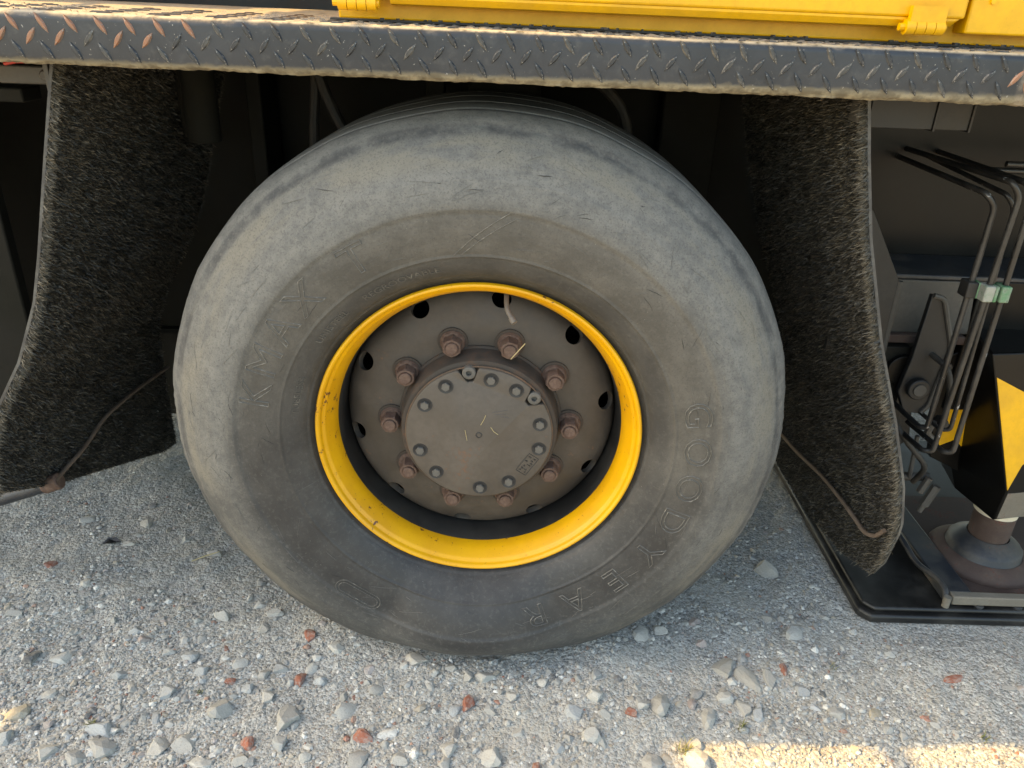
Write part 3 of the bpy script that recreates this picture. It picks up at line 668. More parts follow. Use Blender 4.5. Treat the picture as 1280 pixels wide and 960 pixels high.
# --- brush mudflaps
def flap(prof, zbot, ynear, yfar, side, stay, label, tubepath=None):
    fe = empty('brush_mudflap', (0, 0, 0), crane); fe['label'] = label
    prof = sorted(prof)
    def X(z): return interp(z, prof)
    def nrm(z):
        d = .01; dx = (X(z + d) - X(z - d)) / (2 * d); v = Vector((-side * 1.0, 0, side * dx)); return v.normalized()   # towards the wheel
    # backing sheet with its own thickness
    b = MB(); zs_n, ys_n = 60, 26; V = []; th = .005
    for layer in (0, 1):
        for j in range(ys_n):
            v = j / (ys_n - 1)
            for i in range(zs_n):
                u = i / (zs_n - 1); y0 = 0.0
                y = y0 + (yfar - y0) * v; zb_ = interp(y, zbot); z = 1.150 + (zb_ - 1.150) * u
                yy = max(y, ynear(z)) if v < .3 else y
                nn = nrm(z); V.append((X(z) - nn.x * th * layer, yy, z - nn.z * th * layer))
    N = zs_n * ys_n; F = []
    for j in range(ys_n - 1):
        for i in range(zs_n - 1):
            q = (j * zs_n + i, j * zs_n + i + 1, (j + 1) * zs_n + i + 1, (j + 1) * zs_n + i); F.append(q); F.append(tuple(k + N for k in q[::-1]))
    for i in range(zs_n - 1):
        for j in (0, ys_n - 1): F.append((j * zs_n + i, j * zs_n + i + 1, j * zs_n + i + 1 + N, j * zs_n + i + N))
    for j in range(ys_n - 1):
        for i in (0, zs_n - 1): F.append((j * zs_n + i, (j + 1) * zs_n + i, (j + 1) * zs_n + i + N, j * zs_n + i + N))
    b.add(V, F).build('backing_sheet', M['backing'], fe, 50)
    # bristles: three-sided spikes in bent rows, all real geometry in one mesh
    ST = .0031; gy_, gz_ = np.meshgrid(np.arange(0, yfar, ST), np.arange(0, 1.15, ST), indexing='ij'); gy_ = gy_ + (np.arange(gy_.shape[1]) % 2)[None] * ST * .5
    y, z = gy_.ravel(), gz_.ravel(); y = y + rng.normal(0, .0005, len(y)); z = z + rng.normal(0, .0005, len(z))
    k_ = (z > np.interp(y, [p[0] for p in zbot], [p[1] for p in zbot])) & (z < 1.148) & (y > np.array([ynear(q) for q in z]) + .001)
    y, z = y[k_], z[k_]; ne = 5200; ze = rng.uniform(.1, 1.148, ne); ye = np.array([ynear(q) for q in ze]) + rng.random(ne) * .003
    k_ = ze > np.interp(ye, [p[0] for p in zbot], [p[1] for p in zbot]); edge = np.concatenate([y < np.array([ynear(q) for q in z]) + .012, np.ones(k_.sum(), bool)])
    y, z = np.concatenate([y, ye[k_]]), np.concatenate([z, ze[k_]]); cnt = len(y); yn = np.array([ynear(q) for q in z])
    x = np.interp(z, [p[0] for p in prof], [p[1] for p in prof])
    d = .01; dx = (np.interp(z + d, [p[0] for p in prof], [p[1] for p in prof]) - np.interp(z - d, [p[0] for p in prof], [p[1] for p in prof])) / (2 * d)
    nn = np.stack([-side * np.ones(cnt), np.zeros(cnt), side * dx], -1); nn /= np.linalg.norm(nn, axis=1, keepdims=True)
    base = np.stack([x, y, z], -1); keep = z > np.interp(y, [p[0] for p in zbot], [p[1] for p in zbot]) - .001
    L = (.0045 + .0035 * rng.random(cnt)) * np.where(rng.random(cnt) < .03, 1.6, 1) * np.where(edge, 1.5, 1)
    tiltv = rng.normal(0, .42, (cnt, 3)); clump = np.stack([vnoise(y * 1.0, z, .018, 11) * 0, vnoise(y, z, .012, 12) * 1.5, vnoise(y, z, .012, 13) * 1.5 - .35], -1)
    tip = base + (nn + tiltv * 1.05 + clump * .15 + np.array([0, -.12, -.15])) * L[:, None]
    tip[:, 1] = np.maximum(tip[:, 1], yn - .010)
    t1 = np.cross(nn, np.array([0, 1., 0])); t1 /= np.linalg.norm(t1, axis=1, keepdims=True); t2 = np.cross(nn, t1)
    wd = .0010 + .0004 * rng.random(cnt); V = np.zeros((cnt, 4, 3))
    ph = rng.random(cnt) * 6.28
    for k in range(3):
        a = ph + k * 2.094; V[:, k] = base + (t1 * np.cos(a)[:, None] + t2 * np.sin(a)[:, None]) * wd[:, None]
    V[:, 3] = tip; V = V[keep]; c2 = len(V); i0 = np.arange(c2)[:, None] * 4
    f = np.concatenate([i0 + np.array([[0, 1, 3]]), i0 + np.array([[1, 2, 3]]), i0 + np.array([[2, 0, 3]])])
    me = np_mesh('bristles', V.reshape(-1, 3), f, M['bristle'], False)
    tone = rng.random(cnt)[keep] ** 1.7 * 1.05 + .22 * (vnoise(y, z, .05, 14)[keep]) + .12 * (vnoise(y, z, .25, 15)[keep] + .2)
    tone = np.where(edge[keep], tone * .4 + .60, tone)
    a = me.attributes.new('tone', 'FLOAT', 'POINT'); a.data.foreach_set('value', (np.clip(tone, 0, 1)[:, None] * np.array([.45, .45, .45, 1.0])[None]).ravel().astype(np.float32))
    o = bpy.data.objects.new('bristles', me); COL.objects.link(o); o.parent = fe; o['kind'] = 'stuff'
    MB().tube(stay, .0046, 10, fillet=.05).build('stay_rod', M['rodrust'], fe)
    return fe
def nearR(z): return .0 if z > .40 else (.0 + .050 * max(0, (.40 - z) / .21) ** 2.2)
fR = flap([(1.16, .578), (1.05, .604), (.92, .638), (.738, .700), (.581, .765), (.444, .815), (.36, .834), (.22, .842), (.02, .838)],
     [(0, .33), (.02, .26), (.056, .19), (.2, .135), (.4, .10), (.6, .09)], nearR, .74, 1,
     [(.829, .040, .315), (.827, .060, .285), (.826, .10, .262), (.825, .20, .262), (.824, .34, .25), (.822, .52, .215), (.82, .66, .20)], 'black brush mudflap behind the wheel, hanging over the support plate')
MB().box(.5795, .588, .012, .045, 1.10, 1.154).build('hanger_clip', M['bare'], fR, 30, .001)
fL = flap([(1.16, -.642), (1.0, -.690), (.84, -.737), (.754, -.765), (.64, -.819), (.55, -.878), (.45, -.922), (.36, -.938), (.2, -.942), (.0, -.942)],
     [(0, .355), (.18, .258), (.35, .186), (.68, .045), (.8, .02)], lambda z: .0, .76, -1,
     [(-.920, .155, .285), (-.922, .20, .287), (-.922, .29, .291), (-.922, .385, .316), (-.918, .54, .312), (-.915, .74, .290)], 'black brush mudflap ahead of the wheel with a rusty stay')
tb = MB(); tb.tube([(-1.30, .135, .135), (-1.062, .148, .232), (-.945, .162, .270), (-.925, .165, .277)], [.0150, .0150, .0155, .0170], 16)
tb.build('stay_tube', M['tray'], fL, 40)
MB().tube([(-.952, .161, .268), (-.916, .166, .280)], .0190, 16).build('stay_socket', M['rusty'], fL, 40, .003)
MB().box(-.672, -.664, .012, .03, 1.10, 1.154).build('hanger_clip', M['bare'], fL, 30, .001)

# --- right: outrigger box, pipes, jack
outr = empty('outrigger', (0, 0, 0), crane)
for (x0, x1, y0, z0) in ((.640, .7525, .11, 1.083), (.757, .829, .14, 1.080)):
    q = MB(); q.box(x0, x1 - .0045, y0, y0 + .004, z0, 1.154); q.box(x1 - .004, x1, y0 - .003, y0 + .2, z0 - .003, 1.154); q.box(x0, x1 - .0045, y0 + .0045, y0 + .2, z0, z0 + .004)
    q.build('bracket_box', M['bare'] if x0 > .9 else M['black_dusty'], outr, 30, .0008)
MB().box(1.062, 1.6, .345, .40, .44, .755).build('outrigger_sleeve', M['black'], outr, 30, .006)
MB().box(.765, 1.60, .500, .74, .700, 1.13).build('outrigger_box', M['black'], outr, 30, .006, 3)
MB().box(.868, 1.58, .336, .499, .7535, .764).build('box_weld_strip', M['tray'], outr, 30, .003)
fl = MB(); fl.prism([(.868, .752), (1.045, .752), (1.06, .632), (.878, .632)], .336, .350, lambda u, v, d: (u, d, v)); fl.build('box_flange', M['bare'], outr, 30, .002)
MB().prism([(.868, .6315), (1.05, .6315), (1.05, .612), (.868, .612)], .322, .40, lambda u, v, d: (u, d, v)).build('flange_lip', M['redrust'], outr, 30, .002)
MB().prism([(.745, .905), (.772, .905), (.862, .758), (.866, .60), (.74, .60)], .300, .312, lambda u, v, d: (u, d, v)).build('side_gusset', M['black_dusty'], outr, 30, .001)
MB().tube([(.8645, .304, .758), (.8675, .304, .60), (.855, .304, .50)], .0065, 8).build('gusset_bead', M['bare'], outr)
gs = MB(); gs.prism([(.920, .742), (.946, .738), (.990, .630), (.978, .49), (.962, .468), (.930, .470), (.905, .52), (.915, .60)], .268, .282, lambda u, v, d: (u, d, v)); gs.build('pivot_gusset', M['black_dusty'], outr, 30, .002)
MB().tube([(.922, .266, .742), (.946, .266, .736), (.991, .266, .628), (.979, .266, .49), (.966, .266, .472)], .0055, 8, fillet=.02).build('gusset_weld', M['bare'], outr)
MB().tube([(.942, .268, .532), (.942, .252, .532)], .024, 28).build('pivot_pin', M['black_dusty'], outr, 30, .003)
MB().tube([(.942, .2525, .532), (.942, .249, .532)], .014, 20).build('pivot_cap', M['bare'], outr, 30, .001)
MB().tube([(.915, .30, .56), (.915, .29, .56)], .034, 28).build('pivot_washer', M['black'], outr, 30, .002)
MB().prism([(.872, .61), (.93, .61), (.93, .45), (.85, .43)], .305, .40, lambda u, v, d: (u, d, v)).build('pivot_cheek', M['chassis'], outr, 30, .002)
MB().prism([(1.03, .66), (1.12, .70), (1.12, .40), (1.0, .42)], .42, .46, lambda u, v, d: (u, d, v)).build('rear_gusset', M['chassis'], outr, 30, .002)
pipes = [[(.889, .52, .981), (.896, .15, .974), (.918, .15, .952), (.919, .15, .497), (.909, .16, .492), (.914, .30, .482)],
         [(.905, .52, .997), (.925, .13, .998), (.944, .13, .974), (.933, .13, .452), (.918, .14, .448), (.926, .30, .426)],
         [(.978, .52, .993), (.950, .13, .998), (.968, .13, .974), (.975, .13, .452), (.962, .14, .446), (.964, .30, .430)],
         [(.940, .52, .990), (.950, .175, .968), (.970, .175, .945), (.984, .175, .480), (.970, .185, .474), (.975, .32, .462)]]
for k, p in enumerate(pipes):
    MB().tube(p, .0056 if k < 3 else .0046, 12, fillet=.032, k=7).build('hydraulic_pipe', M['steel_pipe'], outr, 40)
MB().tube([(1.02, .32, 1.00), (1.3, .32, 1.00)], .006, 10).build('hydraulic_pipe', M['steel_pipe'], outr, 40)
MB().tube([(1.00, .335, .985), (1.3, .335, .985)], .006, 10).build('hydraulic_pipe', M['steel_pipe'], outr, 40)
for (x, y, mt, w_) in ((.9165, .15, 'black_dusty', .020), (.929, .15, 'green', .007), (.938, .13, 'paleclamp', .019), (.951, .13, 'green', .006), (.9685, .13, 'green', .018)):
    MB().box(x - w_ / 2, x + w_ / 2, y - .0135, y + .018, .781, .812).build('pipe_clamp', M[mt], outr, 30, .0025)
ft = MB(); ft.tube([(.985, .30, .285), (1.045, .29, .292)], .010, 12); ft.tube([(1.022, .27, .262), (1.034, .27, .302)], .0085, 8); ft.tube([(1.036, .262, .232), (1.052, .262, .285)], .0105, 6); ft.tube([(1.030, .262, .214), (1.037, .262, .236)], .0065, 10); ft.tube([(1.0, .29, .29), (.99, .29, .40)], .005, 8)
ft.build('hose_fitting', M['bare'], outr, 30)
MB().tube([(.99, .25, .46), (.985, .25, .43), (1.0, .25, .415)], .008, 8).build('hose_elbow', M['bare'], outr, 30)
for (x, y, z, rr_, L_) in ((.955, .30, .61, .013, .03), (1.00, .31, .58, .010, .04), (.90, .33, .47, .016, .05), (1.03, .30, .44, .012, .03)):
    MB().tube([(x, y, z), (x, y - L_, z)], rr_, 6).build('hydraulic_union', M['black_dusty'], outr, 30, .001)
MB().tube([(.955, .27, .61), (.97, .22, .60), (.99, .22, .54), (1.02, .26, .45)], .0065, 10, fillet=.03).build('hydraulic_hose', M['hoserubber'], outr, 40)
MB().tube([(.90, .28, .47), (.92, .22, .43), (.99, .22, .36), (1.00, .27, .29)], .0065, 10, fillet=.03).build('hydraulic_hose', M['hoserubber'], outr, 40)
MB().prism([(.86, .47), (1.02, .44), (1.04, .33), (.99, .28), (.88, .30)], .40, .43, lambda u, v, d: (u, d, v)).build('foot_bracket', M['black_dusty'], outr, 30, .003)
MB().tube([(1.235, .20, .60), (1.235, .185, .60)], .035, 28).build('housing_cap', M['black_dusty'], outr, 30, .003)
# jack housing with its hazard stripes
H = dict(ct=(1.035, .20, .645), cb=(1.169, .20, .315), lt=(1.085, .40, .645), lb=(1.142, .38, .282), rt=(1.45, .27, .645), rb=(1.45, .27, .300), kb=(1.181, .225, .221), kl=(1.176, .38, .205), kr=(1.45, .29, .215))
hb = MB(); keys = ['ct', 'cb', 'lt', 'lb', 'rt', 'rb', 'kb', 'kl', 'kr']; V = [H[k] for k in keys] + [(1.45, .5, .645), (1.2, .5, .645), (1.2, .5, .205), (1.45, .5, .205)]
hb.add(V, [(0, 1, 3, 2), (0, 4, 5, 1), (1, 5, 8, 6), (1, 6, 7, 3), (0, 2, 10, 9, 4), (2, 3, 7, 11, 10), (6, 8, 12, 11, 7), (4, 9, 12, 8, 5), (9, 10, 11, 12)])
hb.build('jack_housing', M['black'], outr, 30, .004)
def on_face(a, b, c, u, v, off):
    a, b, c = Vector(a), Vector(b), Vector(c); nrm = (b - a).cross(c - a).normalized()
    if nrm.y > 0: nrm = -nrm
    return a + (b - a) * u + (c - a) * v + nrm * off
def decal(name, a, b, c, uv, m):
    q = MB(); q.v = [tuple(on_face(a, b, c, u, v, .0012)) for u, v in uv] + [tuple(on_face(a, b, c, u, v, -.001)) for u, v in uv]; n = len(uv)
    q.f = [tuple(range(n)), tuple(range(2 * n - 1, n - 1, -1))] + [(i, i + n, (i + 1) % n + n, (i + 1) % n) for i in range(n)]
    return q.build(name, m, outr, 0)
decal('hazard_stripe', H['ct'], H['rt'], H['cb'], [(.012, .16), (.36, .42), (.20, .72), (.105, .80), (.006, .985)], M['yellow'])
RHZ = [(1.078, .470), (1.116, .446), (1.160, .323), (1.117, .361), (1.084, .342), (1.070, .406)]
MB().prism([(1.025, .56), (1.12, .62), (1.20, .25), (1.072, .31)], .352, .372, lambda u, v, d: (u, d, v)).build('rear_hazard_panel', M['black'], outr, 30, .002)
MB().prism(RHZ, .350, .3535, lambda u, v, d: (u, d, v)).build('hazard_stripe', M['yellow'], outr, 0)
decal('dusty_corner', H['cb'], H['rb'], H['kb'], [(.02, .06), (.98, .0), (.98, .95), (.03, .93)], M['beige'])
JX, JY = 1.262, .330
MB().lathe([(.17, .046), (.02, .046), (.0, .044)], 40).build('jack_ram', M['redrust'], outr, 40, loc=(JX, JY, .10)).rotation_euler = (R(90), 0, 0)
MB().lathe([(.150, .0465), (.150, .0485), (.120, .0485), (.120, .0465)], 40, closed=True).build('white_ram_band', M['white'], outr, 40, loc=(JX - .004, JY - .002, .06)).rotation_euler = (R(90), 0, 0)
jf = MB().lathe([(.098, .048), (.094, .056), (.078, .078), (.070, .084), (.054, .086), (.050, .090)], 56); jo = jf.build('jack_foot', M['tray'], outr, 40, loc=(JX, JY, .012)); jo.rotation_euler = (R(90), 0, 0)
jo = MB().lathe([(.056, .087), (.053, .098), (.038, .119), (.033, .122), (.0245, .122)], 56).build('jack_foot_ring', M['redrust'], outr, 40, loc=(JX, JY, .012)); jo.rotation_euler = (R(90), 0, 0)

# ------------------------------------------------------------------ support plate under the jack (a thing of its own)
pad = empty('support_plate', (1.25, .45, 0)); tag(pad, 'black slab under the outrigger jack lying on the gravel', 'support plate')
def padpart(b, name, m, smooth=30, bevel=0, seg=2):
    b.v = [(x - 1.25, y - .45, z) for x, y, z in b.v]; return b.build(name, m, pad, smooth, bevel, seg)
pb = MB(); out = [(.908, .120), (1.75, .128), (1.75, .95), (.884, .95), (.884, .146)]
pb.prism(out, -.004, .019, lambda u, v, d: (u, v, d)); padpart(pb, 'slab', M['pad_steel'], 30, .007, 4)
pb = MB(); pb.prism([(.918, .134), (1.74, .142), (1.74, .94), (.896, .94), (.896, .158)], .0185, .031, lambda u, v, d: (u, v, d)); padpart(pb, 'raised_top', M['pad_steel'], 30, .006, 4)
padpart(MB().box(1.088, 1.152, .168, .62, .032, .058), 'tray_bar', M['tray'], 30, .004)
padpart(MB().box(1.098, 1.72, .146, .1675, .036, .060), 'tray_front_bar', M['beige'], 30, .003)
for x in (1.165, 1.255, 1.345): padpart(MB().tube([(x, .150, .030), (x, .150, .037)], .010, 14), 'tray_foot', M['tray'], 30, .001)
padpart(MB().box(1.153, 1.70, .168, .60, .032, .036), 'tray_floor', M['redrust'], 30)
padpart(MB().tube([(1.060, .40, .078), (1.064, .33, .070), (1.069, .27, .055), (1.088, .205, .064), (1.0905, .170, .060), (1.086, .150, .040), (1.086, .148, .030)], .0072, 12, fillet=.03), 'carry_handle', M['tray'], 40)
padpart(MB().tube([(1.086, .148, .058), (1.086, .148, .030)], .0085, 10), 'handle_eye', M['beige'], 40)

# ------------------------------------------------------------------ gravel
PAL = [((.33, .33, .31), 30), ((.40, .395, .37), 24), ((.25, .252, .245), 15), ((.315, .33, .335), 8), ((.50, .495, .465), 11), ((.30, .265, .215), 8), ((.60, .595, .565), 4), ((.26, .115, .08), 1.2), ((.33, .2, .15), 1.2), ((.11, .112, .115), 4), ((.33, .295, .28), 4)]
pc = np.array([c for c, _ in PAL]); pw = np.array([w_ for _, w_ in PAL], float); pw /= pw.sum()
def ico():
    t = (1 + 5 ** .5) / 2
    v = np.array([(-1, t, 0), (1, t, 0), (-1, -t, 0), (1, -t, 0), (0, -1, t), (0, 1, t), (0, -1, -t), (0, 1, -t), (t, 0, -1), (t, 0, 1), (-t, 0, -1), (-t, 0, 1)], float)
    f = np.array([(0, 11, 5), (0, 5, 1), (0, 1, 7), (0, 7, 10), (0, 10, 11), (1, 5, 9), (5, 11, 4), (11, 10, 2), (10, 7, 6), (7, 1, 8), (3, 9, 4), (3, 4, 2), (3, 2, 6), (3, 6, 8), (3, 8, 9), (4, 9, 5), (2, 4, 11), (6, 2, 10), (8, 6, 7), (9, 8, 1)])
    return v / np.linalg.norm(v[0]), f
IV, IF = ico()
def blocked(x, y):
    return ((np.abs(x) < .24) & (y > -.03) & (y < .42)) | ((x > .86) & (y > .075)) | (np.abs(x - .003) < .02) & (y > .0) & (y < .4)
def pebbles(count, lo, hi, xr, yr, power):
    x = rng.uniform(*xr, count); y = yr[0] + (yr[1] - yr[0]) * rng.random(count)
    dens = vnoise(x, y, .22, 21) + .6 * vnoise(x, y, .07, 22) + .5 - .45 * np.clip((y - .05) / .5, 0, 1) - .25 * np.clip((x - .55) / .5, 0, 1) * np.clip((.0 - y + .1) / .2, 0, 1)
    k = (rng.random(count) < np.clip(.22 + 1.7 * (dens - .18), .06, 1)) & ~blocked(x, y); x, y = x[k], y[k]; c = len(x)
    s_ = lo + (hi - lo) * rng.random(c) ** power
    sc_ = np.stack([s_ * rng.uniform(.75, 1.35, c), s_ * rng.uniform(.7, 1.1, c), s_ * rng.uniform(.45, .8, c)], -1)
    V = IV[None] * (1 + rng.uniform(-.36, .36, (c, 12, 1))) * sc_[:, None, :]
    a = rng.random(c) * 6.283; tl = rng.normal(0, .3, c); ca, sa = np.cos(a)[:, None], np.sin(a)[:, None]; ct, st = np.cos(tl)[:, None], np.sin(tl)[:, None]
    X, Y, Z = V[..., 0], V[..., 1], V[..., 2]; Y, Z = Y * ct - Z * st, Y * st + Z * ct; X, Y = X * ca - Y * sa, X * sa + Y * ca
    V = np.stack([X + x[:, None], Y + y[:, None], Z + (ground_z(x, y) + sc_[:, 2] * rng.uniform(-.35, .30, c))[:, None]], -1)
    col = pc[rng.choice(len(pc), c, p=pw)] * rng.uniform(.75, 1.2, (c, 1))
    return V, col
sets = [pebbles(46000, .0014, .0048, (-1.15, 1.3), (-.42, .35), 1.6), pebbles(9000, .0016, .0045, (-1.2, -.2), (.3, .85), 1.6), pebbles(10000, .0033, .0080, (-1.15, 1.3), (-.42, .5), 2.4), pebbles(600, .0075, .0115, (-1.15, 1.3), (-.42, .3), 1.8)]
PV = np.concatenate([s_[0] for s_ in sets]); PC = np.concatenate([s_[1] for s_ in sets]); c = len(PV)
f = (np.arange(c)[:, None, None] * 12 + IF[None]).reshape(-1, 3)
pm = np_mesh('small_pebbles', PV.reshape(-1, 3), f, M['pebble'], False)
at_ = pm.attributes.new('stone_colour', 'FLOAT_COLOR', 'POINT'); at_.data.foreach_set('color', np.concatenate([np.repeat(PC, 12, 0), np.ones((c * 12, 1))], 1).astype(np.float32).ravel())
po = bpy.data.objects.new('small_pebbles', pm); COL.objects.link(po); po.parent = ground; po['kind'] = 'stuff'
# larger stones, one object each
def stone_mesh(k, n=2):
    rg = np.random.default_rng(100 + k); V = IV.copy(); F = [tuple(q) for q in IF]
    vl = [Vector(v) for v in V]; cache = {}; F2 = []
    def midp(a, b):
        key = (min(a, b), max(a, b))
        if key not in cache: vl.append(((vl[a] + vl[b]) / 2).normalized()); cache[key] = len(vl) - 1
        return cache[key]
    for a, b, c_ in F:
        ab, bc, ca = midp(a, b), midp(b, c_), midp(c_, a); F2 += [(a, ab, ca), (b, bc, ab), (c_, ca, bc), (ab, bc, ca)]
    planes = [(Vector(rg.normal(size=3)).normalized(), rg.uniform(.42, .80)) for _ in range(11)]
    out_ = []
    for v in vl:
        q = v.copy()
        for p, d in planes:
            e = q.dot(p)
            if e > d: q -= p * (e - d)
        q = q * (1 + rg.uniform(-.09, .09)); out_.append(q)
    b = MB(); b.add(out_, F2); return b.mesh('stone', M['stone'], 12 if k % 4 else 30)
SM = [stone_mesh(k) for k in range(14)]
def gz(x, y): return float(ground_z(np.array([x]), np.array([y]))[0])
def stone(x, y, sx, sy, sz, col, k=None, rot=None, sink=.25):
    o = bpy.data.objects.new('stone', SM[k if k is not None else random.randrange(14)]); COL.objects.link(o); o.parent = ground
    o.location = (x, y, gz(x, y) + sz * (1 - 2 * sink) * .5); o.scale = (sx, sy, sz); o.rotation_euler = (random.uniform(-.25, .25), random.uniform(-.25, .25), rot if rot is not None else random.random() * 6.28)
    o.color = (*col, 1); return o
G1, G2, G3, BL, WH, RD, BR, DK, PK = (.35, .342, .315), (.41, .40, .368), (.29, .286, .27), (.325, .343, .348), (.56, .56, .53), (.27, .095, .06), (.34, .29, .21), (.075, .077, .08), (.32, .265, .245)
# the ones that stand out in the picture: pixel position -> spot on the ground, half sizes in metres
def ground_at(px, py):
    m = camera.matrix_world; f_ = 962.0; v = m.to_3x3() @ Vector(((px - 640) / f_, -(py - 480) / f_, -1)); c_ = m.translation; s_ = -c_.z / v.z; return c_.x + v.x * s_, c_.y + v.y * s_
NAMED = [(432, 888, 13, 10, G2), (453, 920, 15, 11, RD), (487, 917, 15, 6, WH), (616, 940, 18, 13, G2), (826, 876, 15, 17, G1), (375, 848, 9, 12, RD), (358, 898, 19, 15, G1), (335, 873, 11, 9, G1), (232, 932, 15, 13, G2), (196, 938, 16, 11, G1),
         (210, 868, 13, 10, BL), (350, 930, 11, 9, BL), (20, 895, 13, 10, BR), (10, 925, 10, 9, BL), (130, 915, 20, 10, BL), (140, 917, 14, 5, WH), (128, 935, 17, 12, G3), (280, 886, 18, 15, G1), (310, 930, 9, 8, RD), (66, 708, 9, 5, RD), (107, 734, 10, 6, G1),
         (388, 796, 10, 8, RD), (287, 852, 7, 5, RD), (330, 843, 9, 8, G3), (312, 860, 9, 7, BL), (958, 705, 16, 14, G1), (992, 790, 12, 9, G2), (980, 832, 6, 8, RD), (950, 885, 8, 12, BL), (905, 866, 11, 9, G2), (932, 880, 10, 11, G1), (886, 892, 12, 13, G1),
         (872, 945, 18, 15, G2), (866, 873, 8, 8, PK), (963, 845, 10, 12, G1), (1004, 858, 8, 9, BL), (1095, 889, 8, 7, BR), (1045, 885, 11, 8, G1), (1190, 850, 12, 4, RD), (878, 797, 8, 6, PK), (605, 845, 15, 9, G2), (585, 846, 9, 7, G1), (520, 826, 18, 8, G1),
         (745, 868, 13, 11, G2), (757, 890, 9, 8, G1), (740, 915, 14, 11, G2), (718, 890, 13, 9, BL), (790, 888, 8, 9, RD), (802, 880, 10, 8, G1), (745, 845, 8, 7, BL), (500, 950, 11, 9, G1), (450, 950, 13, 11, G3), (555, 952, 13, 9, G1), (518, 940, 8, 8, WH), (560, 935, 12, 12, G2),
         (585, 878, 10, 10, RD), (570, 885, 8, 8, BL), (650, 912, 10, 9, G1), (815, 950, 17, 13, G3), (800, 790, 12, 9, G1), (825, 783, 10, 9, G2), (960, 770, 9, 7, G3), (870, 770, 12, 7, PK), (60, 945, 13, 10, G2), (95, 950, 11, 9, G3), (40, 825, 11, 9, DK), (78, 823, 13, 7, G2),
         (185, 655, 12, 6, G1), (112, 650, 10, 6, G2), (160, 680, 12, 5, G3), (270, 690, 11, 6, G1), (345, 765, 13, 7, G2), (280, 768, 13, 7, G2), (330, 785, 10, 7, G1), (210, 815, 10, 7, G1), (237, 820, 10, 9, BL), (300, 830, 9, 7, G1), (350, 835, 13, 9, G3), (400, 850, 9, 7, BL), (255, 840, 10, 8, BL),
         (170, 790, 10, 6, BL), (90, 790, 11, 6, G2), (20, 770, 10, 6, G1), (180, 802, 8, 6, PK), (420, 810, 10, 8, G2), (470, 862, 9, 7, G1), (640, 870, 9, 7, G1), (680, 850, 8, 6, G2), (700, 930, 10, 8, BL), (250, 955, 14, 9, G2), (300, 952, 11, 8, G1), (165, 862, 9, 6, G1), (150, 845, 10, 7, BL), (60, 870, 9, 7, G2)]
nn_ = 0
for px, py, a, b, col in NAMED:
    x, y = ground_at(px, py)
    dist = math.hypot(x - .054, y + 1.245, ) ; k_ = math.sqrt(dist ** 2 + 1.238 ** 2) / 962
    sx = a * k_ * 1.05; sy = b * k_ * 1.3; sz = min(sx, sy) * random.uniform(.6, .85)
    q_ = random.uniform(.85, 1.1); stone(x, y, sx, sy, sz, tuple(v * q_ for v in col), rot=random.uniform(-.5, .5), sink=random.uniform(.36, .58)); nn_ += 1
tries = 0
while nn_ < 298 and tries < 8000:
    tries += 1
    x, y = random.uniform(-1.0, 1.15), -.36 + .85 * random.random() ** 1.7
    if bool(blocked(np.array([x]), np.array([y]))[0]): continue
    if random.random() > .25 + 1.1 * max(0, float(vnoise(np.array([x]), np.array([y]), .2, 21)[0]) + .45) - .35 * (x > .55): continue
    s_ = .0070 + .0085 * random.random() ** 2.5
    col = pc[np.random.default_rng(tries).choice(len(pc), p=pw)] * random.uniform(.85, 1.15)
    stone(x, y, s_ * random.uniform(.9, 1.3), s_ * random.uniform(.8, 1.05), s_ * random.uniform(.5, .75), tuple(col), sink=random.uniform(.36, .6)); nn_ += 1
# flat cracked lump of dried concrete to the right of the tyre
for (px, py, sx, sy, k) in ((905, 828, .040, .036, 3), (935, 842, .026, .045, 5)):
    x, y = ground_at(px, py); stone(x, y, sx, sy, .010, (.30, .285, .25), k, .4, .25)

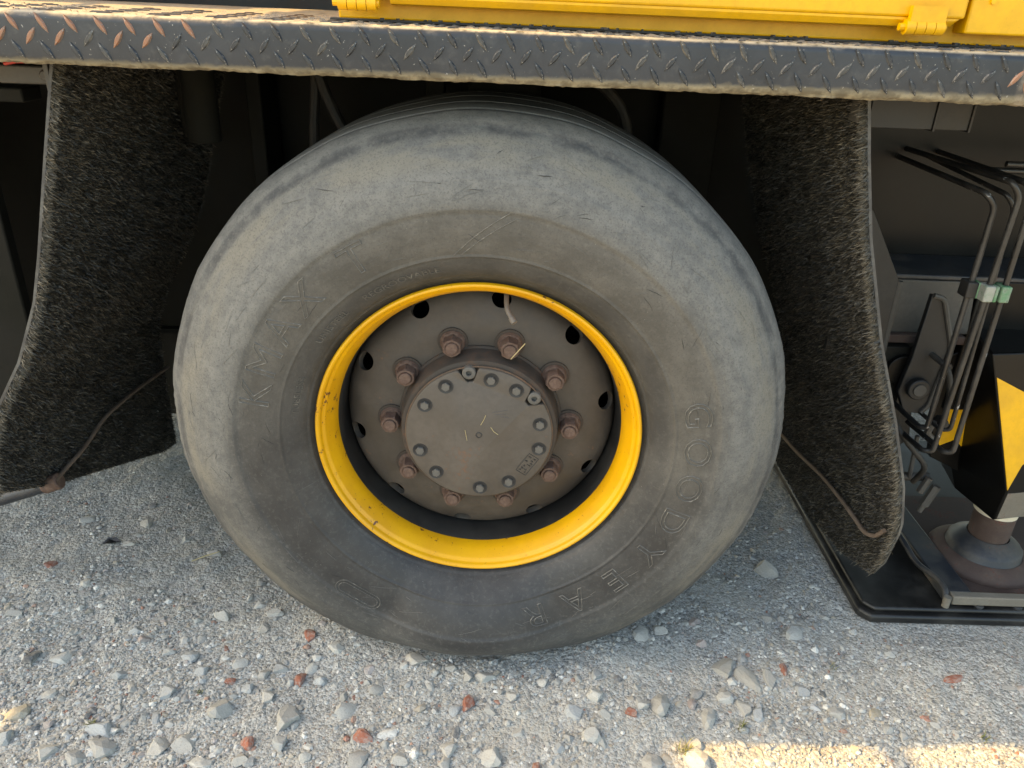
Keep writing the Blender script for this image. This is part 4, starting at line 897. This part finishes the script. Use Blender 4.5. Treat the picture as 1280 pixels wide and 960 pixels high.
# ------------------------------------------------------------------ small litter and weeds
def tuft(px, py, n, h, label, dead=.3):
    x, y = ground_at(px, py); b = MB()
    for _ in range(n):
        a = random.random() * 6.28; l = h * random.uniform(.5, 1); lean = random.uniform(.2, .9); w_ = random.uniform(.0006, .0014); ox, oy = random.gauss(0, h * .22), random.gauss(0, h * .22)
        d = Vector((math.cos(a), math.sin(a), 0)); s_ = Vector((-d.y, d.x, 0)) * w_; p0 = Vector((ox, oy, -.002)); p1 = p0 + d * l * lean * .4 + Vector((0, 0, l * .6)); p2 = p0 + d * l * lean + Vector((0, 0, l * .85))
        b.add([p0 - s_, p0 + s_, p1 - s_ * .8, p1 + s_ * .8, p2], [(0, 1, 3, 2), (2, 3, 4)])
    o = b.build('grass_tuft', M['leaf'], None, 0, loc=(x, y, gz(x, y))); tag(o, label, 'grass', 'weeds in the gravel'); return o
tuft(115, 912, 46, .016, 'low mossy weed at the lower left among pale stones'); tuft(858, 934, 34, .030, 'bright grass tuft at the edge of the sunlit patch')
tuft(928, 903, 26, .024, 'small grass sprig beside the bluish stone'); tuft(1042, 832, 16, .016, 'tiny weed midway between tyre and support plate'); tuft(1228, 925, 14, .016, 'sparse weed on the right border of the sunlit patch'); tuft(250, 868, 14, .012, 'tiny weed beside the bluish stone left of the tyre')
x, y = ground_at(140, 680); q = MB()
q.add([(-.020, -.006, .002), (.0, -.009, .006), (.022, .002, .004), (.012, .009, .010), (-.008, .006, .011), (-.020, -.006, .004), (.0, -.009, .008), (.022, .002, .006), (.012, .009, .012), (-.008, .006, .013)], [(0, 1, 2, 3, 4), (9, 8, 7, 6, 5)] + [(i, i + 5, (i + 1) % 5 + 5, (i + 1) % 5) for i in range(5)])
tag(q.build('plastic_scrap', M['plastic'], None, 30, loc=(x, y, gz(x, y))), 'small shiny black plastic scrap on gravel left of the wheel', 'scrap')
x, y = ground_at(258, 697); q = MB(); q.tube([(-.03, -.016, .004), (-.004, .001, .007), (.028, .014, .012)], [.0014, .0017, .0010], 7)
tag(q.build('twig', M['straw'], None, 40, loc=(x, y, gz(x, y))), 'thin dry twig lying on gravel left of the tyre', 'twig')
